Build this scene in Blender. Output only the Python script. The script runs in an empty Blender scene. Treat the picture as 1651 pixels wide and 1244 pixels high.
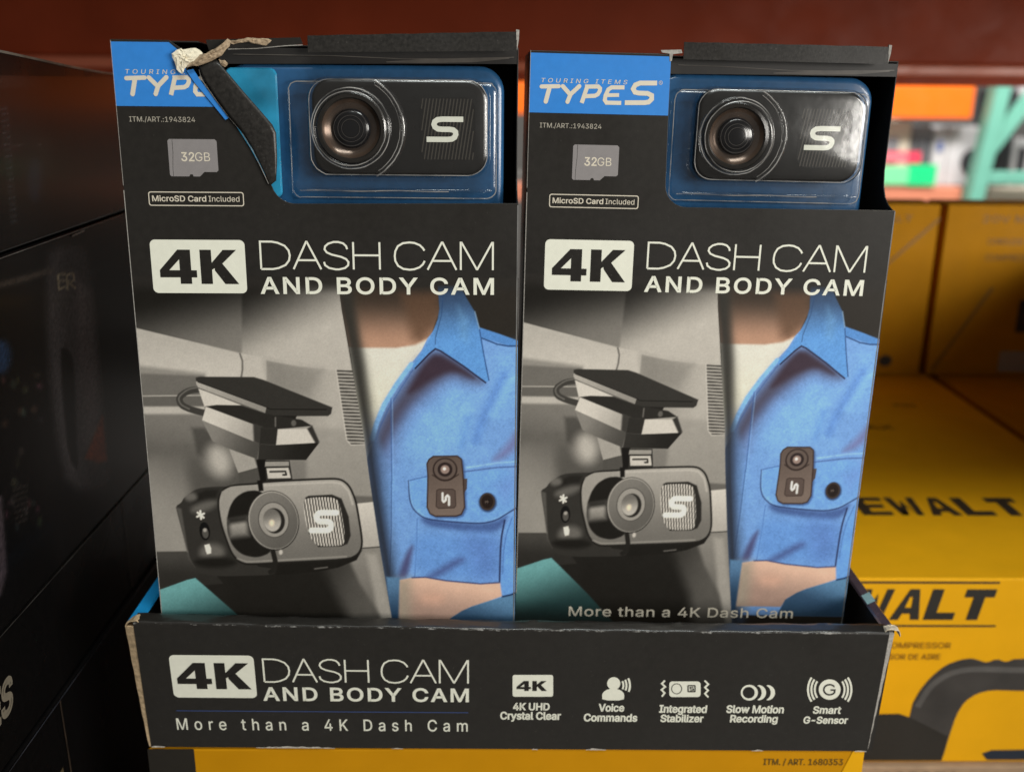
import bpy, bmesh, math, random, os
import numpy as np
from mathutils import Matrix, Vector
from mathutils.geometry import tessellate_polygon
random.seed(7); rng = np.random.default_rng(7)
scn = bpy.context.scene
col = scn.collection
MM = 0.001

# ------------------------------------------------------------------ camera, world, lamps, exposure
M = np.array([[0.999859, 0.005644, 0.015796], [-0.01344, -0.293891, 0.955744], [0.010036, -0.955822, -0.293774]])
cam_d = bpy.data.cameras.new('camera'); cam = bpy.data.objects.new('camera', cam_d); col.objects.link(cam)
cam_d.sensor_width = 36; cam_d.lens = 34.89; cam_d.clip_start = 0.02; cam_d.clip_end = 60
mw = np.eye(4); mw[:3, 0] = M[:, 0]; mw[:3, 1] = -M[:, 1]; mw[:3, 2] = -M[:, 2]
mw[:3, 3] = np.array([171.236, -420.14, 317.109]) * MM
cam.matrix_world = Matrix(mw.tolist())
cam_d.dof.use_dof = True; cam_d.dof.focus_distance = 0.435; cam_d.dof.aperture_fstop = 7.2
scn.camera = cam

world = bpy.data.worlds.new('World'); scn.world = world; world.use_nodes = True
bg = world.node_tree.nodes['Background']; bg.inputs[0].default_value = (1.0, 0.93, 0.84, 1); bg.inputs[1].default_value = 0.13

def area(name, loc, target, sx, sy, power, colr):
    d = bpy.data.lights.new(name, 'AREA'); d.shape = 'RECTANGLE'; d.size = sx; d.size_y = sy
    d.energy = power; d.color = colr
    o = bpy.data.objects.new(name, d); col.objects.link(o); o.location = loc
    o.rotation_euler = (Vector(target) - Vector(loc)).to_track_quat('-Z', 'Y').to_euler()
    return o
area('added_side_light', (1.55, -1.15, 0.46), (0.22, 0.0, 0.15), 1.0, 0.5, 27, (1.0, 0.96, 0.89))  # added low light from the right, not a known fixture
area('aisle_ceiling_lamp', (0.55, -0.95, 1.95), (0.2, 0.0, 0.15), 1.2, 0.25, 24, (0.95, 1.0, 0.97))
area('far_aisle_ceiling_lamp', (1.6, 2.0, 2.4), (1.8, 3.5, 0.1), 1.6, 0.6, 215, (1.0, 0.97, 0.93))

scn.view_settings.view_transform = 'Standard'; scn.view_settings.look = 'None'
scn.view_settings.exposure = 0.0; scn.view_settings.gamma = 1.0
scn.view_settings.use_curve_mapping = False
scn.cycles.max_bounces = 10; scn.cycles.transparent_max_bounces = 12
scn.cycles.caustics_reflective = False; scn.cycles.caustics_refractive = False

# ------------------------------------------------------------------ materials
def lin(c):
    c = np.asarray(c, float) / 255.0
    return np.where(c <= 0.04045, c / 12.92, ((c + 0.055) / 1.055) ** 2.4)

def mat(name, rgb, rough=0.5, spec=0.5, coat=0.0, coat_rough=0.1, metal=0.0, vary=0.08, scale=300, bump=0.0, bump_scale=900, fleck=0.0):
    m = bpy.data.materials.new(name); m.use_nodes = True
    nt = m.node_tree; b = nt.nodes['Principled BSDF']
    b.inputs['Roughness'].default_value = rough
    b.inputs['Specular IOR Level'].default_value = spec
    b.inputs['Coat Weight'].default_value = coat; b.inputs['Coat Roughness'].default_value = coat_rough
    b.inputs['Metallic'].default_value = metal
    tc = nt.nodes.new('ShaderNodeTexCoord')
    nz = nt.nodes.new('ShaderNodeTexNoise'); nz.inputs['Scale'].default_value = scale; nz.inputs['Detail'].default_value = 5
    nt.links.new(tc.outputs['Object'], nz.inputs['Vector'])
    rp = nt.nodes.new('ShaderNodeValToRGB')
    c = np.asarray(rgb, float)
    rp.color_ramp.elements[0].position = 0.3; rp.color_ramp.elements[1].position = 0.7
    rp.color_ramp.elements[0].color = (*(c * (1 - vary)), 1); rp.color_ramp.elements[1].color = (*np.minimum(c * (1 + vary), 1), 1)
    nt.links.new(nz.outputs['Fac'], rp.inputs['Fac'])
    if rough > 0.2:
        n3 = nt.nodes.new('ShaderNodeTexNoise'); n3.inputs['Scale'].default_value = 22; n3.inputs['Detail'].default_value = 6; n3.inputs['Distortion'].default_value = 0.6
        nt.links.new(tc.outputs['Object'], n3.inputs['Vector'])
        m3 = nt.nodes.new('ShaderNodeMapRange'); m3.inputs[1].default_value = 0.3; m3.inputs[2].default_value = 0.7; m3.inputs[3].default_value = rough - 0.10; m3.inputs[4].default_value = rough + 0.08
        nt.links.new(n3.outputs['Fac'], m3.inputs[0]); nt.links.new(m3.outputs[0], b.inputs['Roughness'])
    out = rp.outputs['Color']
    if fleck > 0:
        vz = nt.nodes.new('ShaderNodeTexNoise'); vz.inputs['Scale'].default_value = 1400; vz.inputs['Detail'].default_value = 1
        nt.links.new(tc.outputs['Object'], vz.inputs['Vector'])
        r2 = nt.nodes.new('ShaderNodeValToRGB'); r2.color_ramp.elements[0].position = 0.74; r2.color_ramp.elements[1].position = 0.80
        r2.color_ramp.elements[0].color = (0, 0, 0, 1); r2.color_ramp.elements[1].color = (fleck, fleck, fleck, 1)
        nt.links.new(vz.outputs['Fac'], r2.inputs['Fac'])
        mx = nt.nodes.new('ShaderNodeMix'); mx.data_type = 'RGBA'
        nt.links.new(r2.outputs['Color'], mx.inputs[0]); nt.links.new(out, mx.inputs[6]); mx.inputs[7].default_value = (0.45, 0.43, 0.40, 1)
        out = mx.outputs[2]
    nt.links.new(out, b.inputs['Base Color'])
    if bump > 0:
        n2 = nt.nodes.new('ShaderNodeTexNoise'); n2.inputs['Scale'].default_value = bump_scale; n2.inputs['Detail'].default_value = 4
        nt.links.new(tc.outputs['Object'], n2.inputs['Vector'])
        bp = nt.nodes.new('ShaderNodeBump'); bp.inputs['Strength'].default_value = bump; bp.inputs['Distance'].default_value = 0.0004
        nt.links.new(n2.outputs['Fac'], bp.inputs['Height']); nt.links.new(bp.outputs['Normal'], b.inputs['Normal'])
    return m

K = 0.74
def alb(c, haze=0.012):
    return np.clip((lin(c) - haze) / K, 0.004, 0.85)

m_black = mat('black_printed_card', (0.021, 0.0188, 0.0165), 0.44, 0.3, bump=0.05, vary=0.12, fleck=0.10)
m_tray = mat('black_tray_card', (0.019, 0.0172, 0.015), 0.38, 0.45, coat=0.45, coat_rough=0.14, bump=0.07, vary=0.12, fleck=0.12)
m_inside = mat('dark_card_inside', (0.018, 0.016, 0.015), 0.5)
m_white = mat('white_print', alb((212, 210, 196)), 0.45, vary=0.03)
m_white2 = mat('pale_print', alb((196, 188, 172)), 0.45, vary=0.03)
m_grey = mat('grey_print', alb((126, 122, 122)), 0.45, vary=0.04)
m_dimtext = mat('dim_print', alb((160, 154, 142)), 0.45, vary=0.03)
m_darkline = mat('dark_print', (0.03, 0.028, 0.026), 0.45)
m_blue = mat('blue_print', alb((54, 120, 192)), 0.42, vary=0.04)
m_bluedark = mat('navy_line_print', alb((62, 78, 120)), 0.45, vary=0.03)
m_liner = mat('blue_plastic_tray', (0.021, 0.092, 0.215), 0.30, 0.5, coat=0.4, coat_rough=0.12, vary=0.10, bump=0.12, bump_scale=160)
m_bluetop = mat('glossy_blue_card', (0.02, 0.36, 0.80), 0.25, 0.5, coat=0.5, vary=0.10, scale=60)
m_kraft = mat('torn_kraft_board', (0.42, 0.31, 0.19), 0.9, 0.2, vary=0.3, scale=500, bump=0.5)
m_pulp = mat('torn_white_paper', (0.86, 0.79, 0.62), 0.95, 0.1, vary=0.08, scale=600, bump=0.6)
m_scuff = mat('scuffed_card_edge', (0.50, 0.47, 0.42), 0.9, 0.1, vary=0.3, scale=900)
m_edge = mat('card_cut_edge', (0.36, 0.34, 0.31), 0.9, 0.1, vary=0.25, scale=900)
m_flap = mat('worn_black_flap', (0.022, 0.020, 0.018), 0.36, 0.45, vary=0.4, scale=700, bump=0.10, bump_scale=1400, fleck=0.12)
m_device = mat('black_device_plastic', (0.013, 0.0125, 0.012), 0.30, 0.5, vary=0.1)
m_ring = mat('lens_ring_gloss', (0.02, 0.018, 0.016), 0.16, 0.6, vary=0.1)
m_bronze_glint = mat('bronze_lens_reflection', (0.11, 0.075, 0.055), 0.28, 0.6, metal=0.6, vary=0.35, scale=90)  # bronze reflection in the lens put into the ring's base colour
m_glass = mat('lens_glass', (0.008, 0.008, 0.009), 0.18, 0.6, coat=0.4, coat_rough=0.12, vary=0.0)
m_hatch = mat('hatched_badge', (0.05, 0.043, 0.034), 0.5, vary=0.1)
m_yellow_shaded = mat('shaded_yellow_print', (0.56, 0.25, 0.004), 0.55, 0.10, vary=0.05, scale=40, bump=0.05)  # darker copy of the carton yellow, shade put into the colour
m_yellow_lit = mat('lit_yellow_print', (0.80, 0.40, 0.007), 0.55, 0.12, vary=0.04, scale=40)  # lighter copy of the same yellow for the brightly lit carton
m_yblack = mat('black_on_yellow_print', (0.020, 0.017, 0.013), 0.5)
m_ygrey = mat('charcoal_product_print', (0.045, 0.041, 0.038), 0.5, vary=0.3, scale=30)
m_yolive = mat('brown_on_yellow_print', (0.28, 0.13, 0.006), 0.5)
m_ypale = mat('pale_label_print', (0.42, 0.36, 0.30), 0.6)
m_tan = mat('corrugated_tan_board', (0.36, 0.25, 0.16), 0.85, 0.2, vary=0.12, scale=90, bump=0.3)
m_gloss = mat('glossy_black_carton', (0.004, 0.0037, 0.0037), 0.25, 0.06, coat=0.02, coat_rough=0.03, vary=0.2, bump=0.08, bump_scale=10)
m_lstext = mat('cream_print', (0.16, 0.14, 0.105), 0.5, vary=0.1)
m_lsgrey = mat('dull_mauve_print', (0.07, 0.062, 0.066), 0.35, vary=0.25, scale=30)
m_lsorange = mat('rust_orange_print', (0.22, 0.055, 0.018), 0.4, vary=0.2, scale=60)
m_lsred = mat('thin_red_print', (0.30, 0.07, 0.02), 0.4, vary=0.4, scale=30)
m_lsblue = mat('dim_blue_print', (0.012, 0.016, 0.026), 0.4)
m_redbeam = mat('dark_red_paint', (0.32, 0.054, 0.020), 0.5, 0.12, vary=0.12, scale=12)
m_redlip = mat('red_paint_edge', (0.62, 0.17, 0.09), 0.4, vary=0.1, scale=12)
m_orange = mat('orange_paint', (0.95, 0.16, 0.004), 0.5, vary=0.05, scale=5)
m_salmon = mat('faded_orange_paint', (0.62, 0.22, 0.13), 0.5, vary=0.08, scale=5)
m_teal = mat('teal_paint', (0.16, 0.44, 0.34), 0.5, vary=0.06, scale=8)
m_goods = mat('white_goods_carton', (0.55, 0.54, 0.55), 0.6, vary=0.1, scale=6)
m_cream = mat('cream_carton', (0.62, 0.55, 0.44), 0.6, vary=0.08, scale=6)
m_goodsgrey = mat('grey_goods_carton', (0.20, 0.20, 0.215), 0.6, vary=0.2, scale=10)
m_gooddark = mat('dark_goods', (0.03, 0.03, 0.035), 0.6)
m_green = mat('green_sign', (0.01, 0.62, 0.22), 0.5, vary=0.04)
m_palegreen = mat('pale_green_sign', (0.20, 0.72, 0.34), 0.5, vary=0.04)
m_redsign = mat('red_sign', (0.75, 0.05, 0.10), 0.5, vary=0.05)
m_concrete = mat('grey_concrete', (0.22, 0.21, 0.20), 0.7, vary=0.12, scale=6)
m_steel = mat('grey_steel_deck', (0.20, 0.19, 0.18), 0.5, vary=0.1, scale=20)

def add_wear_glint(m):  # pale noise band: worn card plus a crease highlight put into the colour
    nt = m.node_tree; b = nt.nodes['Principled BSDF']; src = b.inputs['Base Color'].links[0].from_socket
    at = nt.nodes.new('ShaderNodeAttribute'); at.attribute_name = 'wear_glint'
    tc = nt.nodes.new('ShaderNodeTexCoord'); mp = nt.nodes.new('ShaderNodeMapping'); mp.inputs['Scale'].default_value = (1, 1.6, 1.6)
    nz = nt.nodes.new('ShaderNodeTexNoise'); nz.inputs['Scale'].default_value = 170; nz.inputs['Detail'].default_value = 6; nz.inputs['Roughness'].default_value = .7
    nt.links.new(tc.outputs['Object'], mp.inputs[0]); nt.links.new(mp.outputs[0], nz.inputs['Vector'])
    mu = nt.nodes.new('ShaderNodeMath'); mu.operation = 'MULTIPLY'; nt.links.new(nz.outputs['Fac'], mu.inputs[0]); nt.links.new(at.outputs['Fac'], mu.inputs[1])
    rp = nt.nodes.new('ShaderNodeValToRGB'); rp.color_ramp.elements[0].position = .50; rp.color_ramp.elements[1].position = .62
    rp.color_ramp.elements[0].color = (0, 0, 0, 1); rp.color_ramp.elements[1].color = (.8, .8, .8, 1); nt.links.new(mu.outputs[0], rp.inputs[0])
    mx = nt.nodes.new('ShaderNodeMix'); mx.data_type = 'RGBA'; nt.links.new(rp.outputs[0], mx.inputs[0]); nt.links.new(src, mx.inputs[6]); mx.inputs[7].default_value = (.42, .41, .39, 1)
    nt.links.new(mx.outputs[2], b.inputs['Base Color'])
add_wear_glint(m_tray)
def glint_plastic():  # pale plastic standing in for light caught on the blister edges
    m = bpy.data.materials.new('pale_plastic_glint'); m.use_nodes = True; nt = m.node_tree; nt.nodes.clear()
    o = nt.nodes.new('ShaderNodeOutputMaterial'); mx = nt.nodes.new('ShaderNodeMixShader'); t = nt.nodes.new('ShaderNodeBsdfTransparent'); p = nt.nodes.new('ShaderNodeBsdfPrincipled')
    p.inputs['Base Color'].default_value = (.50, .48, .46, 1); p.inputs['Roughness'].default_value = .25
    tc = nt.nodes.new('ShaderNodeTexCoord'); nz = nt.nodes.new('ShaderNodeTexNoise'); nz.inputs['Scale'].default_value = 90; nz.inputs['Detail'].default_value = 3; nt.links.new(tc.outputs['Object'], nz.inputs['Vector'])
    mr = nt.nodes.new('ShaderNodeMapRange'); mr.inputs[1].default_value = .35; mr.inputs[2].default_value = .7; mr.inputs[3].default_value = .10; mr.inputs[4].default_value = .75
    nt.links.new(nz.outputs['Fac'], mr.inputs[0]); nt.links.new(mr.outputs[0], mx.inputs[0]); nt.links.new(t.outputs[0], mx.inputs[1]); nt.links.new(p.outputs[0], mx.inputs[2]); nt.links.new(mx.outputs[0], o.inputs[0])
    return m
m_edge_glint = glint_plastic()

def clear_plastic():
    m = bpy.data.materials.new('clear_blister_plastic'); m.use_nodes = True
    nt = m.node_tree; nt.nodes.clear()
    o = nt.nodes.new('ShaderNodeOutputMaterial'); mx = nt.nodes.new('ShaderNodeMixShader')
    t = nt.nodes.new('ShaderNodeBsdfTransparent'); t.inputs[0].default_value = (0.975, 0.98, 0.985, 1)
    g = nt.nodes.new('ShaderNodeBsdfGlossy'); g.inputs['Roughness'].default_value = 0.17
    f = nt.nodes.new('ShaderNodeFresnel'); 
    gm = nt.nodes.new('ShaderNodeNewGeometry'); io = nt.nodes.new('ShaderNodeMix'); io.inputs[2].default_value = 1.5; io.inputs[3].default_value = 1 / 1.5
    nt.links.new(gm.outputs['Backfacing'], io.inputs[0]); nt.links.new(io.outputs[0], f.inputs['IOR'])
    tc = nt.nodes.new('ShaderNodeTexCoord'); nz = nt.nodes.new('ShaderNodeTexNoise'); nz.inputs['Scale'].default_value = 42; nz.inputs['Detail'].default_value = 3
    bp = nt.nodes.new('ShaderNodeBump'); bp.inputs['Strength'].default_value = 0.28; bp.inputs['Distance'].default_value = 0.0018
    nt.links.new(tc.outputs['Object'], nz.inputs['Vector']); nt.links.new(nz.outputs['Fac'], bp.inputs['Height'])
    nt.links.new(bp.outputs['Normal'], g.inputs['Normal']); nt.links.new(bp.outputs['Normal'], f.inputs['Normal'])
    mu = nt.nodes.new('ShaderNodeMath'); mu.operation = 'MULTIPLY_ADD'; mu.inputs[1].default_value = 1.5; mu.inputs[2].default_value = 0.03; mu.use_clamp = True
    nt.links.new(f.outputs[0], mu.inputs[0]); nt.links.new(mu.outputs[0], mx.inputs[0])
    nt.links.new(t.outputs[0], mx.inputs[1]); nt.links.new(g.outputs[0], mx.inputs[2]); nt.links.new(mx.outputs[0], o.inputs[0])
    return m
m_clear = clear_plastic()

def print_material():
    m = bpy.data.materials.new('printed_photograph'); m.use_nodes = True
    nt = m.node_tree; b = nt.nodes['Principled BSDF']
    a = nt.nodes.new('ShaderNodeAttribute'); a.attribute_name = 'print'
    tc = nt.nodes.new('ShaderNodeTexCoord'); nz = nt.nodes.new('ShaderNodeTexNoise'); nz.inputs['Scale'].default_value = 2200; nz.inputs['Detail'].default_value = 2
    nt.links.new(tc.outputs['Object'], nz.inputs['Vector'])
    mr = nt.nodes.new('ShaderNodeMapRange'); mr.inputs[1].default_value = 0.25; mr.inputs[2].default_value = 0.75; mr.inputs[3].default_value = 0.97; mr.inputs[4].default_value = 1.03
    nt.links.new(nz.outputs['Fac'], mr.inputs[0])
    mx = nt.nodes.new('ShaderNodeVectorMath'); mx.operation = 'SCALE'
    nt.links.new(a.outputs['Color'], mx.inputs[0]); nt.links.new(mr.outputs[0], mx.inputs['Scale'])
    nt.links.new(mx.outputs[0], b.inputs['Base Color']); b.inputs['Roughness'].default_value = 0.46; b.inputs['Specular IOR Level'].default_value = 0.3
    return m
m_print = print_material()

# ------------------------------------------------------------------ mesh helpers (millimetres in, metres out)
def tag(o, label=None, cat=None, group=None, kind=None):
    if label: o['label'] = label
    if cat: o['category'] = cat
    if group: o['group'] = group
    if kind: o['kind'] = kind
    return o

def empty(name, loc=(0, 0, 0), basis=None):
    o = bpy.data.objects.new(name, None); col.objects.link(o); o.empty_display_size = 0.02
    m = np.eye(4)
    if basis is not None: m[:3, :3] = np.array(basis)
    m[:3, 3] = np.array(loc) * MM
    o.matrix_world = Matrix(m.tolist()); return o

class Geo:
    def __init__(s): s.v = []; s.f = []; s.mi = []
    def add(s, verts, faces, mi=0):
        n = len(s.v); s.v += [tuple(map(float, p)) for p in verts]
        for f in faces: s.f.append([n + i for i in f]); s.mi.append(mi)
        return s
    def box(s, x0, x1, y0, y1, z0, z1, mi=0):
        v = [(x0, y0, z0), (x1, y0, z0), (x1, y1, z0), (x0, y1, z0), (x0, y0, z1), (x1, y0, z1), (x1, y1, z1), (x0, y1, z1)]
        return s.add(v, [(0, 3, 2, 1), (4, 5, 6, 7), (0, 1, 5, 4), (1, 2, 6, 5), (2, 3, 7, 6), (3, 0, 4, 7)], mi)
    def prism(s, loop, y0, y1, mi=0):            # loop of (x,z), extruded from y0 (front) to y1
        n = len(loop)
        v = [(x, y0, z) for x, z in loop] + [(x, y1, z) for x, z in loop]
        f = [list(range(n)), list(range(2 * n - 1, n - 1, -1))] + [[i, i + n, (i + 1) % n + n, (i + 1) % n] for i in range(n)]
        return s.add(v, f, mi)
    def loft(s, rings, cap0=False, cap1=False, closed=True, mi=0):
        n = len(rings[0]); v = [p for r in rings for p in r]; f = []
        for k in range(len(rings) - 1):
            for i in range(n if closed else n - 1):
                j = (i + 1) % n
                f.append([k * n + i, k * n + j, (k + 1) * n + j, (k + 1) * n + i])
        if cap0: f.append(list(range(n))[::-1])
        if cap1: f.append([(len(rings) - 1) * n + i for i in range(n)])
        return s.add(v, f, mi)
    def build(s, name, mats, parent=None, smooth=False, bevel=0.0, fix=True):
        me = bpy.data.meshes.new(name)
        me.from_pydata([(x * MM, y * MM, z * MM) for x, y, z in s.v], [], s.f)
        mats = mats if isinstance(mats, (list, tuple)) else [mats]
        for m in mats: me.materials.append(m)
        if len(mats) > 1: me.polygons.foreach_set('material_index', s.mi)
        if fix:
            bm = bmesh.new(); bm.from_mesh(me); bmesh.ops.recalc_face_normals(bm, faces=bm.faces); bm.to_mesh(me); bm.free()
        if smooth:
            me.polygons.foreach_set('use_smooth', [True] * len(me.polygons))
        me.update()
        o = bpy.data.objects.new(name, me); col.objects.link(o)
        if parent: o.parent = parent
        if bevel > 0:
            b = o.modifiers.new('bevel', 'BEVEL'); b.width = bevel * MM; b.segments = 2; b.limit_method = 'ANGLE'
        return o

def rr(x0, z0, x1, z1, r, n=7):
    pts = []
    for cx, cz, a0 in ((x1 - r, z1 - r, 0), (x0 + r, z1 - r, 90), (x0 + r, z0 + r, 180), (x1 - r, z0 + r, 270)):
        for i in range(n + 1):
            a = math.radians(a0 + 90 * i / n); pts.append((cx + r * math.cos(a), cz + r * math.sin(a)))
    return pts
def ell(cx, cz, rx, rz, n=48, a0=0, a1=360):
    full = abs(a1 - a0) >= 360
    m = n if full else n + 1
    return [(cx + rx * math.cos(math.radians(a0 + (a1 - a0) * i / n)), cz + rz * math.sin(math.radians(a0 + (a1 - a0) * i / n))) for i in range(m)]
def ring_at(loop, y): return [(x, y, z) for x, z in loop]

# flat lettering: collections of 2-D faces
class Flat:
    def __init__(s): s.v = []; s.f = []; s.d = []; s.k = 0
    def add(s, v, f, own=True):
        n = len(s.v); s.v += [tuple(map(float, p)) for p in v]; s.f += [[n + i for i in q] for q in f]
        s.d += [-0.005 * s.k] * len(v); s.k = (s.k + 1) % 12; return s
    def poly(s, pts): return s.add(pts, [list(range(len(pts)))])
    def band(s, outer, inner):
        n = len(outer); return s.add(list(outer) + list(inner), [[i, (i + 1) % n, n + (i + 1) % n, n + i] for i in range(n)])
    def ribbon(s, pts, w, closed=False, caps=False):
        p = np.array(pts, float); n = len(p); L = []; R = []
        for i in range(n):
            a = p[i] - p[i - 1] if (i > 0 or closed) else p[1] - p[0]
            b = p[(i + 1) % n] - p[i] if (i < n - 1 or closed) else p[-1] - p[-2]
            a = a / (np.linalg.norm(a) + 1e-9); b = b / (np.linalg.norm(b) + 1e-9)
            na = np.array([-a[1], a[0]]); nb = np.array([-b[1], b[0]]); m = na + nb; m /= np.linalg.norm(m) + 1e-9
            k = w / 2 / max(0.45, m @ na); L.append(p[i] + m * k); R.append(p[i] - m * k)
        m = n if closed else n - 1
        s.add(L + R, [[i, (i + 1) % n, n + (i + 1) % n, n + i] for i in range(m)])
        if caps and not closed:
            for e in (0, -1): s.poly(ell(p[e][0], p[e][1], w / 2, w / 2, 14))
        return s
    def text(s, t, x0, x1, zb, cap, bold=0.0, shear=0.0, gap=1.0, fit=True):
        v, f, loops = glyphs(t, gap)
        lo, hi = v[:, 0].min() - max(bold, 0), v[:, 0].max() + max(bold, 0)
        sx = (x1 - x0) / (hi - lo) if fit else cap
        X = x0 + (v[:, 0] - lo) * sx; Z = zb + v[:, 1] * cap
        s.add(np.c_[X + shear * (Z - zb), Z], f)
        if bold > 0:                                   # heavier weight: a stroke laid along every outline
            s.k = (s.k + 1) % 12; base = s.k; w = 2 * bold * cap
            for lp in loops:
                s.k = base; s.ribbon([(x + shear * (z - zb), z) for x, z in ((x0 + (a - lo) * sx, zb + b * cap) for a, b in lp)], w, closed=True)
            s.k = (base + 1) % 12
        return s
    def map(s, fn): s.v = [fn(*p) for p in s.v]; return s
    def clip(s, pt, nrm):                       # keep the side nrm points away from
        bm = bmesh.new(); vs = [bm.verts.new((x, y, d_)) for (x, y), d_ in zip(s.v, s.d)]
        for q in s.f:
            try: bm.faces.new([vs[i] for i in q])
            except ValueError: pass
        bmesh.ops.bisect_plane(bm, geom=bm.verts[:] + bm.edges[:] + bm.faces[:], plane_co=(*pt, 0), plane_no=(*nrm, 0), clear_outer=True)
        bm.verts.index_update(); s.v = [(v.co.x, v.co.y) for v in bm.verts]; s.d = [v.co.z for v in bm.verts]; s.f = [[v.index for v in q.verts] for q in bm.faces]; bm.free(); return s
    def build(s, name, m, parent, y=-0.14, plane=None):
        g = Geo(); g.add([plane(p[0], p[1], y + d_) for p, d_ in zip(s.v, s.d)] if plane else [(p[0], y + d_, p[1]) for p, d_ in zip(s.v, s.d)], s.f)
        o = g.build(name, m, parent, fix=False)
        bm = bmesh.new(); bm.from_mesh(o.data)
        bm.normal_update()
        for f in bm.faces:
            if f.normal.y > 0: f.normal_flip()
        bm.to_mesh(o.data); bm.free(); return o

_font = None
try:
    _p = os.path.join(bpy.utils.system_resource('DATAFILES'), 'fonts', 'Inter.woff2')
    if os.path.exists(_p): _font = bpy.data.fonts.load(_p)
except Exception:
    _font = None
_gc = {}
def glyphs(t, gap):
    k = (t, gap)
    if k in _gc: return _gc[k]
    def tidy(P):             # this face draws its capital M as one self-crossing outline: use a clean one
        lo = P.min(0); w, h_ = P.max(0) - lo
        if len(P) > 60 and abs(w / h_ - 0.998) < 0.02 and abs(h_ - .509) < .01:
            q = np.array([(.06, 0), (.06, .509), (.152, .509), (.314, .075), (.476, .509), (.568, .509), (.568, 0), (.504, 0), (.504, .41), (.342, 0), (.286, 0), (.122, .41), (.122, 0)])
            return q - [.06, 0] + lo
        return P
    def raw(s_):
        c = bpy.data.curves.new('tmp', 'FONT'); c.body = s_; c.size = 1; c.resolution_u = 4; c.space_character = gap; c.fill_mode = 'NONE'
        if _font: c.font = _font
        o = bpy.data.objects.new('tmp', c); col.objects.link(o)
        dg = bpy.context.evaluated_depsgraph_get()
        me = bpy.data.meshes.new_from_object(o.evaluated_get(dg))
        v = np.array([tuple(q.co)[:2] for q in me.vertices]); nb = {}
        for e in me.edges:
            a, b = e.vertices; nb.setdefault(a, []).append(b); nb.setdefault(b, []).append(a)
        bpy.data.objects.remove(o); bpy.data.curves.remove(c); bpy.data.meshes.remove(me)
        loops = []; seen = set()
        for a in range(len(v)):
            if a in seen or a not in nb: continue
            lp = [a]; seen.add(a); cur = a
            while True:
                nx = [q for q in nb[cur] if q not in seen]
                if not nx: break
                cur = nx[0]; seen.add(cur); lp.append(cur)
            P = [v[q] for q in lp]; P = [p for n_, p in enumerate(P) if np.hypot(*(p - P[n_ - 1])) > 2e-4]
            if len(P) > 2: loops.append(tidy(np.array(P)))
        def inside(p, L):
            r_ = False
            for (xa, ya), (xb, yb) in zip(L, np.roll(L, -1, 0)):
                if (ya > p[1]) != (yb > p[1]) and p[0] < (xb - xa) * (p[1] - ya) / (yb - ya) + xa: r_ = not r_
            return r_
        holes = {}
        for a in range(len(loops)):
            for b in range(len(loops)):
                if a != b and all(inside(p, loops[b]) for p in loops[a]): holes[a] = b
        V = []; F = []
        for b in range(len(loops)):
            if b in holes: continue
            grp = [loops[b]] + [loops[a] for a in holes if holes[a] == b]; n0 = len(V)
            tri = tessellate_polygon([[Vector((x, y, 0)) for x, y in L] for L in grp])
            for L in grp: V += [tuple(p) for p in L]
            F += [[n0 + q for q in t3] for t3 in tri]
        return np.array(V), F, loops
    h = raw('H')[0][:, 1]; v, f, loops = raw(t)
    v = (v - [0, h.min()]) / (h.max() - h.min())
    loops = [(L - [0, h.min()]) / (h.max() - h.min()) for L in loops]
    _gc[k] = (v, f, loops); return _gc[k]

def hom(h):
    def fn(x, y):
        w = h[6] * x + h[7] * y + 1
        return (h[0] * x + h[1] * y + h[2]) / w, (h[3] * x + h[4] * y + h[5]) / w
    return fn
# artwork frames: trace coordinates of the printed face -> millimetres on the card
HL = [0.2507551, -0.02250778, -43.05665, -0.002822066, 0.2394201, -10.07296, -1.576867e-05, -0.0001481782, 1.0]
HR = [0.2639465, 0.00702478, -225.8605, -0.006425986, 0.2492832, -9.861647, -1.273133e-05, -0.0001619902, 1.0]
HT = [0.2257678, -0.03360904, -13.75259, 0.001788804, -0.2868196, 344.6147, -6.902779e-06, -0.0002162665, 1.0]
face_l, face_r, face_t = hom(HL), hom(HR), hom(HT)
HINV = np.linalg.inv(np.array(HL).reshape(3, 3))

# emblem (the stylised letter): skeleton in a unit box
S_PATH = [(1.0, .895), (.42, .895), (.30, .87), (.225, .79), (.205, .69), (.23, .59), (.31, .515), (.42, .50), (.63, .50), (.73, .475), (.79, .40), (.795, .30), (.76, .19), (.69, .125), (.58, .105), (0.0, .105)]
def emblem(fl, x0, x1, z0, z1, w=None):
    w = w or (z1 - z0) * 0.21
    return fl.ribbon([(x0 + a * (x1 - x0), z0 + b * (z1 - z0)) for a, b in S_PATH], w)

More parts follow.
